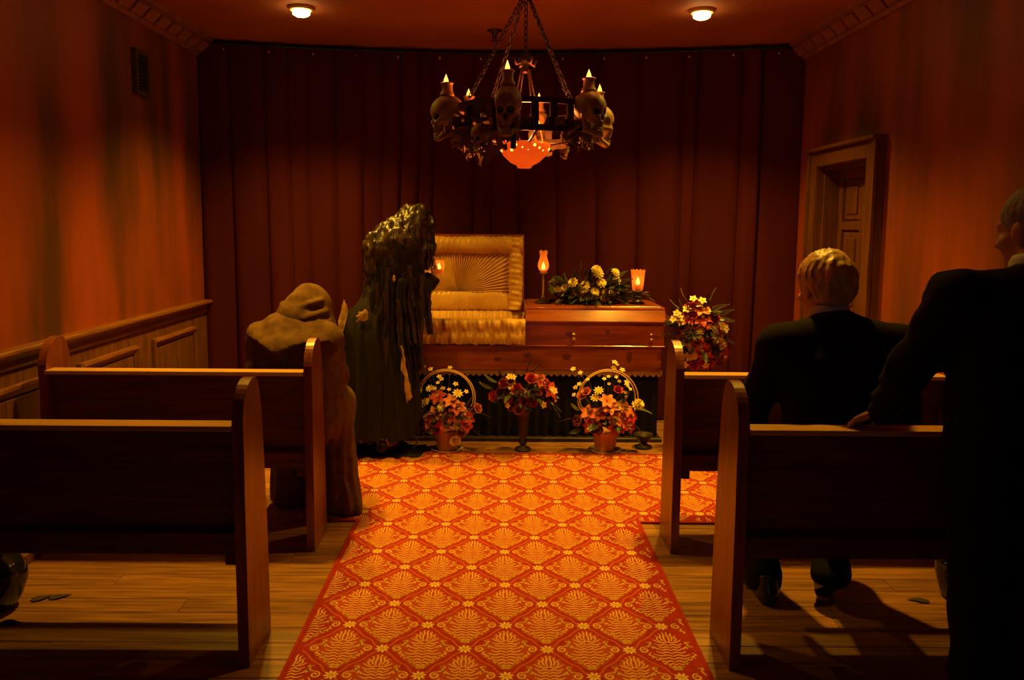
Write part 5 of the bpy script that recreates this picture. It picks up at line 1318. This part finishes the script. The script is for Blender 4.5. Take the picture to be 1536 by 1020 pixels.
Fb.cap((0.03, 0.01, 0.98), (0.08, 0.04, 1.16), 0.135, 0.140, k=0.05); Fb.cap((0.08, 0.07, 1.20), (0.11, -0.0, 1.20), 0.140, 0.140, k=0.05)
for s in 'LR': Fb.cap(A_('sh' + s), A_('el' + s), 0.085, 0.080, k=0.04); Fb.cap(A_('el' + s), A_('wr' + s)*0.8 + A_('el' + s)*0.2, 0.075, 0.055, k=0.03)
Fb.disp(lambda X, Y, Z: 0.018*vnoise(X, Y, Z*0.35, 28, 5) + 0.006*vnoise(X, Y, Z, 60, 6))
link('bodice', Fb.mesh('bodice', M['dress']), pe)
# veil over head and back
Fv = Field((-0.34, -0.26, 0.92), (0.48, 0.44, 1.64), 0.0095)
Fv.ell(np.array((0.235, 0.10, 1.465)), (0.115, 0.115, 0.112), k=0.03); Fv.cap((0.20, 0.08, 1.45), (0.09, 0.04, 1.35), 0.100, 0.12, k=0.06)
Fv.ell((0.055, 0.02, 1.33), (0.125, 0.14, 0.115), k=0.05); Fv.cap((0.13, 0.0, 1.32), (0.13, -0.02, 1.16), 0.14, 0.12, k=0.06)
Fv.cap((0.27, 0.08, 1.45), (0.305, 0.06, 1.30), 0.078, 0.046, k=0.04); Fv.cap((0.305, 0.06, 1.30), (0.300, 0.05, 1.20), 0.046, 0.030, k=0.03)
Fv.cap((0.02, 0.0, 1.29), (-0.005, -0.02, 1.12), 0.10, 0.075, k=0.05)
Fv.disp(lambda X, Y, Z: 0.016*vnoise(X, Y, Z*0.35, 34, 1) + 0.012*vnoise(X, Y, Z*0.4, 64, 2))
Fv.half(lambda X, Y, Z: 1.10 + 0.06*np.sin(X*23) + 0.03*np.sin(X*61) - Z)
link('veil', Fv.mesh('veil', M['veil']), pe)
# ragged strips of veil and sleeve
def strip(p, L, wd, seed, lean=0.0, name='veil_strip', m_='veil'):
    rg = np.random.default_rng(seed); n = 10; G_ = np.zeros((n, 3, 3))
    for i in range(n):
        u_ = i / (n - 1)
        for k in range(3):
            G_[i, k] = (p[0] + (k - 1)*wd*(1 - 0.55*u_)*(0.7 + 0.5*rg.random()) + lean*u_*u_, p[1] - (0.012 if k == 1 else 0) + 0.008*math.sin(u_*8 + seed), p[2] - L*u_ - (0.02*rg.random() if i == n-1 else 0))
    MB().grid(G_).obj(name, M[m_], pe, True, recalc=False)
rgs = np.random.default_rng(21)
for k in range(40):
    a = rgs.uniform(-2.9, 0.1); zt_ = rgs.uniform(1.0, 1.22); rx, ry = 0.150, 0.165
    cx_ = 0.07 + 0.07*(zt_ - 1.0)/0.22
    strip((cx_ + rx*math.cos(a), ry*math.sin(a) - 0.005, zt_), rgs.uniform(0.18, 0.55), rgs.uniform(0.012, 0.026), 100 + k, 0.05*math.cos(a), m_='veil' if k % 3 == 0 else 'dress')
for (p, L, wd, sd, ln) in (((0.27, -0.06, 1.28), 0.40, 0.03, 6, 0.02), ((0.335, 0.02, 1.36), 0.16, 0.016, 7, 0.01), ((0.28, -0.02, 1.30), 0.26, 0.025, 8, 0.0), ((0.31, -0.02, 1.02), 0.24, 0.03, 12, 0.03), ((0.27, -0.08, 1.0), 0.42, 0.03, 13, 0.02)):
    strip(p, L, wd, sd, ln)
# pale underskirt showing through tears
rg_p = np.random.default_rng(5)
def patch(pts_, name='torn_lining'):
    n = len(pts_); c = np.mean(np.array(pts_), 0) + np.array((0, -0.012, 0))
    pp = []
    for i in range(n):
        for k in range(3):
            q = np.array(pts_[i])*(1 - k/3) + np.array(pts_[(i + 1) % n])*k/3
            pp.append(tuple(q + (0 if k == 0 else 1)*rg_p.uniform(-0.010, 0.010, 3)*np.array((1, 0.2, 1.2))))
    pts_ = pp; n = len(pp)
    MB().add([tuple(c)] + pts_, [(0, i + 1, (i + 1) % n + 1) for i in range(n)]).obj(name, M['tan'], pe, True, recalc=False)
patch([(-0.085, -0.205, 0.925), (-0.045, -0.212, 0.945), (-0.022, -0.215, 0.915), (-0.025, -0.215, 0.885), (-0.055, -0.215, 0.87), (-0.09, -0.212, 0.865), (-0.098, -0.205, 0.89)])
patch([(-0.19, -0.12, 0.99), (-0.165, -0.14, 0.96), (-0.17, -0.15, 0.86), (-0.205, -0.14, 0.75), (-0.235, -0.12, 0.66), (-0.255, -0.10, 0.64), (-0.25, -0.10, 0.72), (-0.225, -0.11, 0.83), (-0.205, -0.11, 0.93)])
patch([(0.165, -0.195, 0.72), (0.185, -0.185, 0.70), (0.19, -0.185, 0.62), (0.215, -0.18, 0.50), (0.235, -0.17, 0.40), (0.205, -0.195, 0.36), (0.19, -0.20, 0.5), (0.17, -0.195, 0.62)])
patch([(0.105, -0.175, 1.135), (0.125, -0.175, 1.15), (0.14, -0.172, 1.125), (0.12, -0.18, 1.105)])
link('shoe', SHOE, pe, (-0.14, 0.02, 0.001), (0, 0, -0.7), 0.85); link('shoe', SHOE, pe, (0.05, -0.05, 0.001), (0, 0, -0.7), 0.85)
tr_ = MB(); rg = np.random.default_rng(2)
G_ = np.zeros((4, 40, 3)); Q = np.linspace(-0.30, 0.29, 40)
for j, yy in enumerate((-0.16, -0.06, 0.05, 0.15)):
    G_[j, :, 0] = Q; G_[j, :, 1] = yy + 0.03*rg.uniform(-1, 1, 40)*(j in (0, 3)); G_[j, :, 2] = (0.006 if j in (0, 3) else 0.026) + 0.010*np.abs(np.sin(Q*17 + j))*(j not in (0, 3))
G_[:, 0, 2] = 0.005; G_[:, -1, 2] = 0.005
tr_.grid(G_).obj('dark_floor_sheet', M['dress'], pe, True, recalc=False)  # thin dark sheet lying on the floor beneath the skirt

# votive candle glass held by the woman
vc = empty('votive_candle', (-0.392, 4.955, 1.135), label='small amber candle glass held up by the veiled woman', cat='candle')
MB().lathe([(0.0, 0.0), (0.024, 0.0), (0.030, 0.01), (0.036, 0.05), (0.034, 0.075), (0.032, 0.085)], 24).obj('glass_shade', M['glass'], vc, True)
MB().lathe([(0, 0.004), (0.02, 0.004), (0.02, 0.03), (0, 0.031)], 12).obj('candle', M['wax'], vc, True)
MB().lathe(flame_prof(0.042, 0.013), 14, (0, 0, 0.031)).obj('flame', M['cflame'], vc, True)
point('candle_glow', (-0.392, 4.955, 1.20), 0.25, (1, 0.28, 0.04), 0.02)
